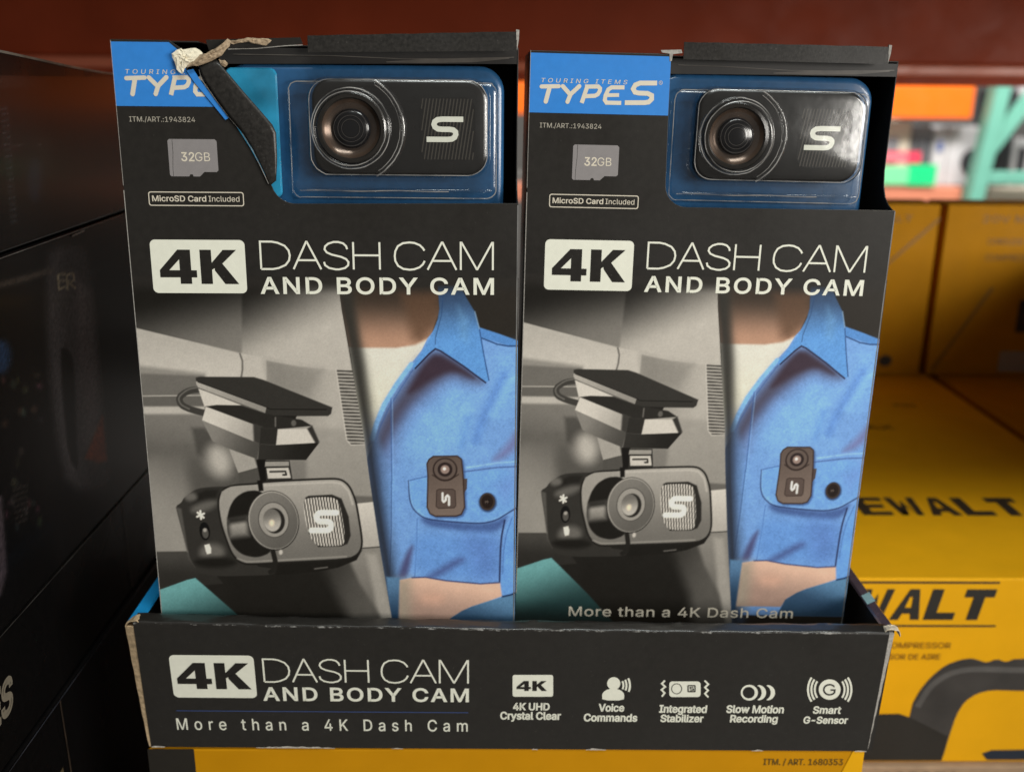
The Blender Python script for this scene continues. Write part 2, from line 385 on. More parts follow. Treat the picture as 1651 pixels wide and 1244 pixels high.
THIN = {  # light extended capitals as strokes in the frame of the title line
    'D': [[(0, 0), (.05, 0), (.075, .04), (.105, .15), (.121, .32), (.125, .5), (.121, .68), (.105, .85), (.075, .96), (.05, 1), (0, 1), (0, 0)]],
    'A1': [[(.139, 0), (.197, 1), (.2, 1), (.258, 0)], [(.158, .33), (.240, .33)]],
    'S': [[(.271, .27), (.275, .15), (.292, .05), (.32, 0), (.335, 0), (.36, .05), (.374, .15), (.376, .27), (.366, .38), (.345, .46), (.305, .54), (.284, .62), (.275, .73), (.278, .84), (.292, .94), (.315, 1), (.335, 1), (.356, .95), (.368, .85), (.372, .74)]],
    'H': [[(.398, 0), (.398, 1)], [(.398, .52), (.511, .52)], [(.511, 0), (.511, 1)]],
    'C': [[(.705, .33), (.697, .2), (.682, .09), (.66, .02), (.64, 0), (.612, .03), (.59, .14), (.578, .32), (.576, .5), (.579, .68), (.59, .86), (.612, .97), (.64, 1), (.662, .98), (.685, .9), (.699, .78), (.704, .7)]],
    'A2': [[(.717, 0), (.779, 1), (.783, 1), (.842, 0)], [(.738, .33), (.821, .33)]],
    'M': [[(.861, 0), (.861, 1), (.865, 1), (.930, .03), (.933, .03), (.996, 1), (1, 1), (1, 0)]]}
def thin_title(fl, P, x0, x1, zb, zt, w):
    for L in THIN.values():
        for st in L: fl.ribbon([(x0 + a * (x1 - x0), zb + b * (zt - zb)) for a, b in st], w)
    return fl
# heavy "4K" outlines in a unit box
def four_k(fl, x0, x1, z0, z1):
    m = lambda q: [(x0 + a * (x1 - x0), z0 + b * (z1 - z0)) for a, b in q]
    fl.add(m([(0, .19), (0, .40), (.24, 1), (.40, 1), (.255, .72), (.12, .40), (.255, .40), (.40, .40), (.40, .19), (.255, .19), (.255, 0), (.40, 0), (.47, .40), (.47, .19)]),
           [[0, 1, 5], [1, 2, 3, 4, 5], [4, 3, 7, 6], [0, 5, 6, 9], [6, 7, 8, 9], [9, 8, 11, 10], [7, 12, 13, 8]])
    fl.poly(m([(.52, 0), (.52, 1), (.665, 1), (.665, 0)]))
    fl.poly(m([(.665, .42), (.665, .62), (.815, 1), (.985, 1), (.80, .60)]))
    fl.poly(m([(.70, .52), (.80, .60), (1.0, 0), (.825, 0), (.70, .40)]))
    return fl

# ------------------------------------------------------------------ the printed photograph (colours laid on a fine grid of the flat print)
class Art:
    def __init__(s, PX, PY): s.x = PX; s.y = PY; s.c = np.zeros((len(PX), 3)); s.mask = None
    def _paint(s, idx, a, colr):
        if s.mask is not None: a = a * s.mask[idx]
        c = colr(s.x[idx], s.y[idx]) if callable(colr) else np.broadcast_to(np.array(colr, float), (len(idx), 3))
        s.c[idx] = s.c[idx] * (1 - a[:, None]) + c * a[:, None]
    def _sel(s, p, pad):
        return np.nonzero((s.x > p[:, 0].min() - pad) & (s.x < p[:, 0].max() + pad) & (s.y > p[:, 1].min() - pad) & (s.y < p[:, 1].max() + pad))[0]
    @staticmethod
    def _seg(x, y, a, b):
        d = b - a; t = np.clip(((x - a[0]) * d[0] + (y - a[1]) * d[1]) / (d @ d + 1e-9), 0, 1)
        return np.hypot(x - a[0] - t * d[0], y - a[1] - t * d[1])
    def poly(s, pts, colr, blur=1.0, alpha=1.0):
        p = np.array(pts, float); idx = s._sel(p, blur * 2 + 2)
        if len(idx) == 0: return
        x, y = s.x[idx], s.y[idx]; d = np.full(len(idx), 1e9); ins = np.zeros(len(idx), bool)
        for i in range(len(p)):
            a, b = p[i], p[(i + 1) % len(p)]; d = np.minimum(d, s._seg(x, y, a, b))
            if a[1] != b[1]:
                cr = ((a[1] > y) != (b[1] > y)) & (x < (b[0] - a[0]) * (y - a[1]) / (b[1] - a[1]) + a[0]); ins ^= cr
        sd = np.where(ins, d, -d); t = np.clip(sd / (2 * blur) + 0.5, 0, 1); t = t * t * (3 - 2 * t)
        s._paint(idx, t * alpha, colr)
    def line(s, pts, w, colr, blur=0.8, alpha=1.0):
        p = np.array(pts, float); idx = s._sel(p, w + blur * 2 + 2)
        if len(idx) == 0: return
        x, y = s.x[idx], s.y[idx]; d = np.full(len(idx), 1e9)
        for i in range(len(p) - 1): d = np.minimum(d, s._seg(x, y, p[i], p[i + 1]))
        t = np.clip((w / 2 - d) / (2 * blur) + 0.5, 0, 1); s._paint(idx, t * t * (3 - 2 * t) * alpha, colr)
    def ell(s, cx, cy, rx, ry, colr, blur=1.0, alpha=1.0, ang=0, n=40):
        a = np.linspace(0, 2 * np.pi, n, endpoint=False); ca, sa = math.cos(math.radians(ang)), math.sin(math.radians(ang))
        X = rx * np.cos(a); Y = ry * np.sin(a)
        s.poly(np.c_[cx + X * ca - Y * sa, cy + X * sa + Y * ca], colr, blur, alpha)

def grad(p0, c0, p1, c1):
    p0, p1, c0, c1 = map(lambda q: np.array(q, float), (p0, p1, c0, c1)); d = p1 - p0
    def fn(x, y):
        t = np.clip(((x - p0[0]) * d[0] + (y - p0[1]) * d[1]) / (d @ d), 0, 1)[:, None]; t = t * t * (3 - 2 * t)
        return c0 * (1 - t) + c1 * t
    return fn
def ch(p, n=2, closed=True):
    p = [tuple(q) for q in p]
    for _ in range(n):
        o = [] if closed else [p[0]]
        for i in range(len(p) if closed else len(p) - 1):
            a, b = p[i], p[(i + 1) % len(p)]; o += [(a[0] * .78 + b[0] * .22, a[1] * .78 + b[1] * .22), (a[0] * .22 + b[0] * .78, a[1] * .22 + b[1] * .78)]
        p = o if closed else o + [p[-1]]
    return p
def G(v):
    v = v - 10 * max(0, 1 - abs(v - 80) / 80)
    return (v, v * 0.965, v * 0.915)
def sc(ox, oy, k): return lambda *pts: [(ox + k * a, oy + k * b) for a, b in pts]
c7 = sc(210, 470, .2491); c8 = sc(530, 470, .2492); b1 = sc(220, 700, .2544); b2 = sc(580, 700, .2491)

def paint_print():
    st = 0.34; nu, nv = int(170 / st) + 1, int(188 / st) + 1
    U, V = np.meshgrid(np.linspace(0.05, 169.95, nu), np.linspace(103, 291, nv))
    w = HINV[2, 0] * U + HINV[2, 1] * V + HINV[2, 2]
    PX = ((HINV[0, 0] * U + HINV[0, 1] * V + HINV[0, 2]) / w).ravel(); PY = ((HINV[1, 0] * U + HINV[1, 1] * V + HINV[1, 2]) / w).ravel()
    A = Art(PX, PY); A.c[:] = (47, 45, 43)
    seam = [(546, 462), (551, 500), (567, 590), (587, 704), (597, 779), (612, 879), (631, 990), (645, 1075)]
    # ---- left picture: car interior in sepia grey
    A.poly([(150, 440)] + seam + [(150, 1075)], grad((300, 462), G(44), (300, 556), G(132)), 1)
    A.poly([(150, 440), (548, 440), (568, 600), (560, 640), (330, 600), (150, 600)], grad((380, 474), G(46), (430, 580), G(176)), 3)
    A.poly([(150, 440), (390, 440), (390, 570), (310, 550), (222, 529), (150, 515)], grad((280, 475), G(44), (300, 558), G(122)), 3, .8)
    A.poly([(150, 514), (222, 529), (310, 550), (390, 570), (392, 595), (388, 608), (310, 608), (300, 603), (150, 590)], grad((300, 545), G(172), (300, 600), G(186)), 1.5)
    A.poly([(150, 590), (230, 590), (300, 598), (330, 602), (330, 612), (150, 610)], G(140), 5)
    A.poly([(388, 569), (440, 580), (545, 596), (568, 600), (575, 640), (400, 640), (388, 607)], G(180), 2)
    A.line([(387, 570), (391, 582), (391, 596), (389, 608)], 3.2, G(118), .8)
    A.poly([(430, 581), (482, 591), (545, 596), (590, 598), (600, 790), (430, 790)], grad((440, 650), G(140), (550, 650), G(168)), 2)
    A.poly([(428, 582), (482, 592), (520, 596), (500, 640), (436, 625)], G(128), 12, .6)
    # window and door at left
    A.poly([(150, 600), (232, 602), (330, 606), (330, 640), (150, 640)], G(112), 3)
    A.poly([(150, 640), (330, 637), (330, 656), (150, 656)], G(104), 1.2)
    A.line([(150, 639), (330, 637)], 2, G(160), .8)
    A.poly([(150, 655), (330, 655), (330, 668), (150, 668)], G(178), 2.5)
    A.poly([(150, 668), (470, 668), (470, 900), (150, 900)], grad((300, 668), G(122), (290, 770), G(92)), 5)
    A.poly([(150, 760), (300, 720), (320, 900), (150, 900)], grad((330, 700), G(96), (255, 840), G(150)), 14, .9)
    A.poly(c7((400, 880), (480, 880), (640, 1010), (700, 1170), (560, 1170), (430, 1040)), G(80), 5, .8)
    A.ell(354, 742, 20, 26, G(178), 16, .95, -20)
    A.poly([(460, 690), (590, 690), (612, 880), (460, 880)], grad((520, 700), G(150), (560, 800), G(142)), 8)
    A.poly(c7((1030, 1080), (1140, 1080), (1140, 1244), (1040, 1244)), G(118), 6, .8)
    # right of the camera: light panel, lower console
    A.poly([(556, 798), (603, 800), (606, 812), (570, 816)], G(104), 3)
    A.poly([(568, 812), (606, 808), (614, 880), (575, 884)], grad((590, 808), G(196), (590, 882), G(166)), 1.5)
    A.poly([(565, 884), (614, 881), (650, 1075), (480, 1075), (500, 930)], grad((600, 885), G(132), (560, 1000), G(104)), 2)
    A.line([(570, 884), (614, 881)], 2, G(84), .8)
    A.poly([(590, 892), (607, 892), (634, 992), (646, 1075), (620, 1075), (604, 960)], G(158), 6, .8)
    A.poly([(300, 905), (560, 895), (580, 940), (612, 990), (640, 1075), (380, 1075), (330, 960)], grad((470, 930), G(48), (600, 970), G(92)), 5)
    A.poly([(360, 925), (520, 915), (560, 990), (580, 1075), (400, 1075)], G(46), 14)
    A.poly([(150, 890), (300, 888), (330, 905), (360, 940), (150, 960)], grad((200, 890), G(80), (200, 930), G(58)), 1.5)
    A.poly([(258, 950), (302, 934), (315, 931), (345, 957), (385, 992), (440, 1045), (470, 1075), (262, 1075)], grad((300, 935), (104, 158, 158), (330, 1020), (44, 62, 62)), 1.2)
    # mount: cable loop, plate, block
    A.line(ch([(326, 627), (304, 629), (288, 640), (292, 653), (308, 660), (332, 666)], 2, False), 10.5, G(74), 1)
    A.line(ch([(320, 624), (303, 627), (287, 640), (291, 652), (305, 659)], 2, False), 2.5, G(124), 1.2, .7)
    A.poly(c7((440, 625), (480, 742), (560, 732), (725, 736), (560, 672)), G(198), 1)
    A.poly(c7((424, 556), (450, 550), (800, 552), (862, 570), (1308, 748), (1300, 790), (1280, 804), (900, 806), (865, 786), (440, 622), (428, 600)), G(62), 1.2)
    A.poly(c7((425, 580), (440, 583), (882, 745), (874, 785), (440, 620), (428, 602)), grad(c7((430, 590))[0], G(164), c7((880, 765))[0], G(140)), .9)
    A.line(c7((440, 584), (880, 746), (905, 760), (1270, 762)), 1.5, G(40), .7)
    A.poly(c7((885, 800), (1078, 802), (1062, 850), (1040, 880), (900, 880)), G(46), 1)
    A.poly(c7((488, 742), (560, 733), (722, 735), (880, 790), (1110, 828), (1178, 868), (960, 888), (845, 880)), G(54), 1)
    A.ell(*c7((1058, 850))[0], 4, 5, G(100), 1.5)
    A.line(c7((940, 815), (940, 870)), 2.5, G(104), 1)
    A.poly(c7((490, 744), (850, 877), (838, 985), (465, 832)), grad(c7((520, 800))[0], G(200), c7((840, 940))[0], G(158)), .9)
    A.poly(c7((795, 850), (855, 872), (840, 990), (800, 970)), G(70), 2.5)
    A.poly(c7((465, 832), (838, 985), (820, 1082), (640, 1016), (532, 966)), grad(c7((500, 900))[0], G(132), c7((820, 1050))[0], G(84)), .9)
    A.poly(c7((845, 878), (962, 886), (948, 992), (836, 985)), G(56), 1.2)
    A.poly(c7((955, 889), (1172, 886), (1205, 984), (944, 991)), G(196), 1.2)
    A.poly(c7((1145, 886), (1178, 866), (1224, 970), (1203, 987)), G(62), 1.8)
    A.poly(c7((836, 985), (944, 992), (1224, 976), (1138, 1088), (828, 1088)), grad(c7((840, 1000))[0], G(60), c7((1180, 1060))[0], G(46)), .9)
    A.poly(c7((640, 1016), (802, 1076), (822, 1138), (700, 1172)), G(156), .9)
    A.poly(c7((700, 1172), (825, 1138), (845, 1240), (705, 1244)), G(88), 1.2)
    A.poly(c7((815, 1085), (878, 1085), (884, 1230), (845, 1240)), G(40), 1.2)
    A.poly(c7((872, 1092), (1032, 1090), (1052, 1225), (884, 1230)), G(60), 1)
    A.poly(c7((875, 1100), (1026, 1098), (1028, 1126), (872, 1130)), G(148), .8)
    A.poly(c7((882, 1142), (1024, 1138), (1040, 1205), (892, 1208)), G(192), .8)
    A.line(c7((905, 1164), (1005, 1162), (1010, 1184), (990, 1184)), 3, G(62), .7)
    # camera body
    A.poly(ch(b1((250, 452), (285, 432), (300, 400), (370, 348), (440, 333), (565, 328), (720, 330), (720, 830), (880, 850), (880, 888), (700, 894), (500, 898), (385, 872), (335, 770), (290, 610), (258, 490))), G(62), 1)
    A.poly(b1((252, 460), (285, 470), (335, 790), (372, 840), (330, 780), (290, 610)), G(92), 2)
    A.poly(b1((330, 400), (440, 350), (520, 350), (500, 420), (360, 440)), G(48), 4)
    A.ell(*b1((345, 395))[0], 10, 7, G(120), 5, .8)
    A.ell(*b1((430, 455))[0], 22, 8, G(118), 7, .7, -18)
    A.ell(*b1((480, 745))[0], 20, 14, G(120), 8, .75)
    A.ell(*b1((500, 810))[0], 34, 9, G(44), 6)
    A.poly(b1((880, 800), (1100, 795), (1380, 768), (1432, 730), (1395, 795), (1280, 842), (1150, 868), (880, 890)), G(44), 1.2)
    A.line(b1((1130, 850), (1210, 840)), 2, G(104), 1)
    front = ch(b1((540, 362), (600, 328), (770, 318), (800, 306), (1240, 284), (1300, 292), (1345, 330), (1376, 400), (1392, 460), (1424, 660), (1421, 715), (1400, 755), (1340, 785), (900, 806), (700, 817), (650, 797), (610, 750), (585, 690), (540, 560), (522, 430)))
    A.line(front + front[:1], 6.5, G(48), 1)
    A.poly(front, grad(b1((900, 290))[0], G(160), b1((960, 800))[0], G(114)), 1)
    A.poly(b1((540, 362), (600, 330), (770, 320), (775, 345), (660, 380), (580, 480), (570, 600), (530, 470)), G(150), 2)
    A.line(b1((810, 322), (1240, 302), (1300, 312), (1345, 360), (1370, 440)), 3, G(190), 1.6, .6)
    A.line(b1((640, 785), (700, 806), (900, 796), (1330, 772)), 2.5, G(156), 1.2, .6)
    A.poly(b1((765, 292), (798, 288), (806, 356), (776, 360)), G(40), 1.2)
    A.poly(ch(b1((780, 352), (690, 358), (625, 400), (590, 460), (572, 545), (578, 630), (610, 708), (670, 762), (765, 782), (860, 745), (900, 600), (860, 420))), G(44), 1.5)
    A.poly(b1((583, 545), (700, 525), (712, 640), (592, 655)), grad(b1((640, 650))[0], G(132), b1((640, 560))[0], G(170)), 7, .85)
    A.poly(b1((580, 530), (700, 515), (708, 548), (583, 568)), G(52), 5, .9)
    A.ell(*b1((868, 545))[0], 41.5, 48.5, G(58), 1, 1, -12)
    A.ell(*b1((868, 543))[0], 40.0, 47.0, G(158), .9, 1, -12)
    A.ell(*b1((870, 545))[0], 38.5, 45.5, grad(b1((760, 400))[0], G(122), b1((960, 700))[0], G(100)), .9, 1, -12)
    A.ell(*b1((870, 540))[0], 25, 29, G(86), .9, 1, -10)
    A.ell(*b1((870, 540))[0], 23.6, 27.6, G(148), .9, 1, -10)
    A.ell(*b1((874, 546))[0], 17, 20.5, G(52), 1.2, 1, -8)
    A.ell(*b1((860, 542))[0], 14.3, 18.5, grad(b1((840, 490))[0], G(112), b1((860, 600))[0], G(176)), 1.4, 1, -8)
    A.ell(*b1((858, 560))[0], 4, 5, (226, 208, 180), 3)
    A.line(b1((866, 742), (880, 800), (872, 860), (850, 870)), 8, G(48), 1)
    A.ell(*b1((915, 745))[0], 3, 4, G(190), 1.5)
    A.poly(b1((1070, 400), (1090, 388), (1240, 380), (1300, 405), (1345, 520), (1358, 640), (1338, 692), (1300, 708), (1150, 712)), G(54), 1.2)
    gr = ch(b1((1057, 430), (1078, 400), (1225, 395), (1268, 408), (1290, 440), (1322, 630), (1316, 690), (1296, 704), (1165, 708), (1128, 690), (1096, 640), (1068, 540)))
    def stripes(x, y):
        s_ = np.sin((x - 0.16 * (y - 840) + 0.0) * 2 * np.pi / 4.6); t = np.clip(s_ * 1.3 + .5, 0, 1)[:, None]
        return np.array(G(84)) * (1 - t) + np.array(G(196)) * t
    A.poly(gr, stripes, .9)
    em = [(1110 + 155 * a + 0 * b, 622 - 142 * b) for a, b in S_PATH]
    A.line(b1(*em), 9.6, (224, 222, 206), .8)
    for q in (((388, 494), (426, 526)), ((405, 484), (410, 534)), ((385, 520), (428, 500))): A.line(b1(*q), 3.4, G(218), .8)
    A.ell(*b1((433, 612))[0], 8.2, 14.5, G(28), 1, 1, -8)
    A.ell(*b1((437, 625))[0], 5.2, 8.5, G(92), 1.4, 1, -8)
    A.ell(*b1((434, 605))[0], 3, 3, G(160), 1.5)
    A.poly(b1((430, 700), (462, 692), (474, 720), (474, 752), (448, 758), (440, 740)), G(216), 1)
    # louvre
    def louv(x, y):
        t = np.clip(np.sin((y - 0.04 * x) * 2 * np.pi / 5.55) * 1.4 + .35, 0, 1)[:, None]
        return np.array(G(86)) * (1 - t) + np.array(G(158)) * t
    A.poly([(542, 596), (575, 596), (592, 716), (566, 717), (559, 709)], louv, .9)
    A.line([(542, 596), (559, 709), (566, 717), (592, 716)], 2, G(196), .8, .7)
    # ---- right picture: blue shirt
    right = seam + [(900, 1075), (900, 462)]
    sx_ = np.interp(PY, [q[1] for q in seam], [q[0] for q in seam]); A.mask = np.clip((PX - sx_) / 1.6 + .5, 0, 1)
    A.poly(right, (47, 44, 41), 1)
    A.poly(c8((60, -30), (705, -30), (716, 130), (690, 200), (650, 330), (500, 400), (140, 400)), grad((640, 474), (60, 52, 46), (640, 556), (172, 134, 112)), 2)
    A.poly(c8((470, 20), (720, 0), (716, 130), (690, 220), (600, 330), (540, 300)), (92, 70, 56), 14, .75)
    A.poly(c8((130, 358), (440, 358), (560, 338), (640, 300), (640, 420), (440, 640), (330, 860), (240, 1100), (140, 400)), grad(c8((300, 370))[0], (208, 204, 192), c8((330, 800))[0], (212, 208, 190)), 1.6)
    A.line(c8((160, 356), (430, 358), (560, 340), (630, 306)), 4, (170, 130, 108), 2.5, .6)
    BL = (106, 150, 212)
    shirt = c8((640, 300), (600, 380), (535, 462), (470, 560), (395, 680), (330, 790), (290, 900), (265, 980), (250, 1010)) + b2((78, 60), (88, 200), (120, 420), (170, 720), (210, 1000), (215, 1300), (1100, 1300)) + [(870, 540)] + c8((1220, 318), (1100, 275), (960, 232), (800, 100))
    A.poly(shirt, BL, 1.1)
    A.poly(c8((760, 600), (960, 640), (900, 1000), (600, 1100), (480, 1000)), (122, 176, 236), 45, .75)
    A.poly(c8((1080, 420), (1220, 360), (1220, 700), (1120, 800), (1060, 640)), (116, 170, 232), 26, .6)
    # shading of the folds in the printed shirt
    A.poly(ch(c8((600, 440), (700, 378), (860, 470), (1010, 590), (900, 590), (790, 560), (640, 680), (520, 790), (440, 930), (380, 1150), (280, 1260), (262, 1000), (330, 850), (440, 680))), (92, 106, 150), 24, .85)
    A.poly(ch(c8((590, 470), (700, 384), (860, 480), (1000, 588), (900, 568), (790, 530), (650, 620), (520, 740), (420, 900), (330, 1060), (290, 1000), (350, 820), (460, 660))), (74, 70, 84), 13, .85)
    A.poly(ch(c8((620, 460), (700, 390), (850, 480), (970, 575), (800, 505), (660, 570), (550, 650), (500, 660))), (60, 48, 56), 7, .85)
    A.line(c8((535, 470), (440, 600), (360, 730), (310, 850), (280, 950)), 8, (118, 172, 232), 1.8)
    A.line(c8((560, 480), (470, 620), (390, 750), (330, 880), (290, 1010)), 1.8, (66, 92, 146), 1.3, .8)
    A.line(c8((1135, 540), (1060, 700), (985, 850), (950, 960)), 15, (84, 128, 200), 10, .7)
    A.line(c8((1190, 560), (1120, 680), (1060, 800)), 12, (124, 178, 238), 9, .6)
    A.line(c8((900, 820), (860, 1000)), 10, (90, 140, 212), 10, .5)
    A.poly(ch(c8((1225, 880), (1150, 990), (1050, 1095), (1120, 1085), (1225, 1010))), (108, 108, 152), 9, .8)
    A.poly([(604, 700), (625, 740), (640, 900), (660, 1075), (620, 1075), (608, 860), (592, 740)], (96, 136, 192), 10, .6)
    # shoulder and collar
    A.poly(c8((955, 225), (1100, 272), (1225, 318), (1225, 352), (1160, 348), (980, 295)), (78, 130, 196), 1.5)
    A.line(c8((985, 298), (1090, 340), (1160, 352), (1225, 352)), 2.2, (44, 68, 112), 1)
    A.poly(c8((705, -40), (850, -40), (890, 40), (945, 130), (975, 240), (990, 320), (1010, 460), (1038, 575), (1015, 588), (870, 478), (720, 380), (690, 368), (650, 400), (570, 495), (545, 502), (545, 470), (610, 380), (665, 280), (705, 180), (716, 110)),
           grad(c8((820, 10))[0], (56, 74, 102), c8((840, 330))[0], (86, 142, 208)), 1.1)
    A.poly(c8((840, 100), (900, 180), (900, 330), (850, 300)), (100, 150, 196), 10, .5)
    A.line(c8((560, 496), (650, 402), (690, 370), (725, 384), (870, 480), (1015, 588)), 2.6, (48, 46, 66), .9)
    A.line(c8((975, 240), (1000, 390), (1036, 572)), 2, (52, 84, 136), .9)
    A.line(c8((945, 130), (975, 240)), 2, (130, 160, 190), .9, .7)
    A.line(c8((690, 340), (690, 300), (730, 150), (740, 20)), 1.6, (44, 66, 104), 1, .6)
    # plackets, pocket, flap
    A.line(c8((402, 690), (408, 1240)) + b2((205, 300), (205, 620), (198, 800), (196, 900)), 1.6, (58, 88, 146), 1.0, .75)
    A.line(c8((412, 700), (418, 1240)) + b2((214, 300), (214, 620), (207, 800), (205, 900)), 1.6, (124, 174, 232), 1.1, .5)
    A.line(b2((372, 545), (370, 700), (356, 920)), 1.5, (62, 94, 158), 1.0, .65)
    A.line(b2((379, 560), (377, 700), (364, 920)), 1.4, (118, 166, 226), 1.0, .5)
    A.line(b2((318, 298), (440, 270)), 1.8, (62, 92, 150), 1.1, .8)
    A.line(b2((680, 240), (900, 212), (1012, 208)), 2.4, (70, 94, 150), 1.3, .85)
    A.line(b2((690, 215), (900, 182), (1012, 176)), 2.6, (134, 182, 236), 1.3, .8)
    flap = ch(b2((318, 300), (440, 274), (680, 245), (1012, 212), (1012, 476), (885, 552), (780, 574), (560, 552), (430, 542), (350, 480), (325, 420)), 2)
    A.poly(flap, (104, 158, 226), 2.2, .6)
    A.poly(ch(b2((380, 530), (560, 560), (780, 580), (890, 556), (960, 520), (930, 590), (860, 640), (640, 622), (430, 592))), (56, 74, 126), 6, .75)
    A.line(ch(b2((316, 300), (322, 420), (346, 486), (420, 546), (560, 562), (780, 578), (882, 556), (960, 507), (1012, 476)), 2, False), 2.0, (44, 52, 86), 1.2, .85)
    A.line(ch(b2((320, 300), (330, 415), (356, 478), (424, 534), (560, 550), (780, 566), (878, 546), (956, 497)), 2, False), 2.0, (128, 178, 236), 1.4, .5)
    A.poly(ch(b2((350, 620), (620, 650), (920, 650), (900, 950), (560, 930), (340, 900))), (90, 138, 208), 18, .75)
    A.poly(ch(b2((640, 640), (900, 660), (900, 930), (760, 940))), (84, 118, 184), 26, .7)
    A.line(ch(b2((938, 556), (912, 690), (905, 950)), 2, False), 2.6, (42, 46, 76), 1.3, .95)
    A.poly(b2((1012, 488), (950, 590), (925, 740), (915, 950), (930, 1050), (1012, 1030)), (98, 150, 220), 2)
    A.line(ch(b2((985, 540), (945, 660), (930, 760), (925, 900)), 2, False), 1.6, (66, 96, 154), 1.2, .7)
    A.poly(ch(b2((350, 705), (325, 850), (305, 925), (245, 928), (275, 830), (310, 750))), (74, 74, 110), 6, .9)
    A.poly(ch(b2((640, 790), (540, 850), (420, 925), (480, 935), (580, 880), (690, 810))), (70, 84, 136), 8, .8)
    A.poly(b2((880, 330), (1000, 250), (1012, 330), (940, 440)), (96, 128, 192), 14, .55)
    # soft shade of the picture border along the seam
    A.poly(seam + [(p[0] + 10 + (4 if p[1] > 600 else 10), p[1]) for p in seam[::-1]], (40, 39, 39), 9, .9)
    A.poly(seam + [(p[0] + 24, p[1]) for p in seam[::-1]], grad((590, 640), (66, 64, 58), (605, 760), (58, 68, 90)), 13, .5)
    # forearm, jeans
    A.poly(b2((258, 940), (340, 925), (425, 922), (560, 945), (780, 965), (908, 955), (920, 1045), (830, 1080), (720, 1115), (600, 1180), (560, 1240), (240, 1240)), grad(b2((560, 930))[0], (212, 174, 152), b2((520, 1180))[0], (152, 126, 114)), 1.4)
    A.ell(*b2((470, 1060))[0], 18, 9, (206, 160, 138), 12, .6)
    A.poly(b2((240, 940), (330, 930), (330, 1240), (240, 1240)), (140, 134, 120), 14, .7)
    A.line(b2((340, 925), (425, 922), (560, 945), (780, 965), (905, 957)), 2.2, (52, 60, 100), 1.3, .85)
    A.poly(b2((585, 1190), (660, 1140), (725, 1112), (830, 1078), (925, 1050), (1012, 1030), (1012, 1300), (540, 1300)), grad(b2((900, 1060))[0], (84, 124, 160), b2((850, 1230))[0], (52, 74, 98)), 1.4)
    A.line(b2((925, 1048), (980, 1035), (1012, 1022)), 2.5, (38, 52, 82), 1.2)
    A.poly(b2((172, 920), (256, 925), (252, 1180), (250, 1300), (200, 1300)), grad(b2((200, 920))[0], (84, 120, 156), b2((220, 1200))[0], (44, 62, 84)), 2.5)
    # body camera clipped on the pocket
    body = b2((452, 165), (478, 146), (630, 144), (654, 162), (664, 260), (674, 470), (655, 512), (622, 523), (492, 524), (458, 508), (441, 470), (446, 270), (440, 190))
    A.line([(x + 2.5, y + 2.5) for x, y in body] + [(body[0][0] + 2.5, body[0][1] + 2.5)], 4, (46, 62, 104), 3, .7)
    A.poly(b2((660, 284), (696, 286), (694, 350), (676, 378), (664, 372)), (78, 68, 66), 1)
    A.line(body + body[:1], 4.5, (62, 50, 46), .9)
    A.poly(body, grad(b2((500, 150))[0], (92, 80, 74), b2((600, 520))[0], (114, 100, 92)), .9)
    A.ell(*b2((552, 227))[0], 20, 19, (52, 44, 42), .9)
    A.ell(*b2((552, 225))[0], 17.5, 16.5, (94, 82, 76), .9)
    A.ell(*b2((552, 226))[0], 12, 11.5, (50, 43, 42), .9)
    A.ell(*b2((552, 226))[0], 7.2, 7, (142, 122, 114), 1.2)
    A.ell(*b2((548, 222))[0], 2.6, 2.6, (236, 222, 210), 1.2)
    A.line(b2((470, 262), (520, 292), (552, 297), (590, 290), (640, 258)), 1.6, (54, 45, 42), .8)
    bad = b2((500, 362), (512, 356), (600, 355), (616, 364), (620, 460), (610, 472), (510, 476), (496, 464))
    A.line(bad + bad[:1], 2, (48, 40, 38), .8); A.poly(bad, (86, 74, 69), .8)
    A.line(b2((528, 384), (552, 386)), 0.1, (230, 226, 214), .8, 0)
    A.line(b2((536, 380), (536, 425), (544, 436), (556, 425), (558, 404), (568, 394), (578, 404), (578, 455)), 3.6, (226, 222, 210), .8)
    A.ell(*b2((828, 440))[0], 14.5, 15.5, (34, 36, 56), 2.5, .7)
    A.ell(*b2((826, 434))[0], 12.6, 14.2, (62, 54, 50), .9)
    A.ell(*b2((826, 434))[0], 9.5, 11, (44, 38, 36), .9)
    A.ell(*b2((822, 436))[0], 3, 3, (84, 74, 68), 1.2)
    for dx, dy in ((-6, -10), (10, -8), (-4, 10), (10, 10)): A.ell(*b2((826 + dx, 434 + dy))[0], 1.1, 1.1, (24, 20, 20), .6)
    A.mask = None
    # fade of both pictures into the black header
    A.poly([(100, 380), (900, 380), (900, 468), (100, 462)], (47, 45, 43), 12, .95)
    A.poly([(100, 1030), (900, 1030), (900, 1200), (100, 1200)], (40, 37, 34), 28, .8)
    # fine weave and halftone texture of the print
    n1 = rng.standard_normal((nv, nu)); k_ = n1.copy()
    for ax in (0, 1): k_ = (np.roll(k_, 1, ax) + 2 * k_ + np.roll(k_, -1, ax)) / 4
    mott = rng.standard_normal((nv // 8 + 2, nu // 8 + 2)).repeat(8, 0).repeat(8, 1)[:nv, :nu]
    for _ in range(5):
        for ax in (0, 1): mott = (np.roll(mott, 2, ax) + 2 * mott + np.roll(mott, -2, ax)) / 4
    gl = A.c.mean(1, keepdims=True); cl_ = np.clip((A.c[:, 2:3] - A.c[:, 0:1] - 30) / 50, 0, 1); A.c = A.c * (1 - .10 * cl_) + gl * .10 * cl_
    cloth = np.clip((A.c[:, 2] - A.c[:, 0] - 30) / 50, 0, 1)
    weave = 0.5 * np.sin((PX + PY) * 2 * np.pi / 4.2) + 0.5 * np.sin((PX - PY) * 2 * np.pi / 5.1)
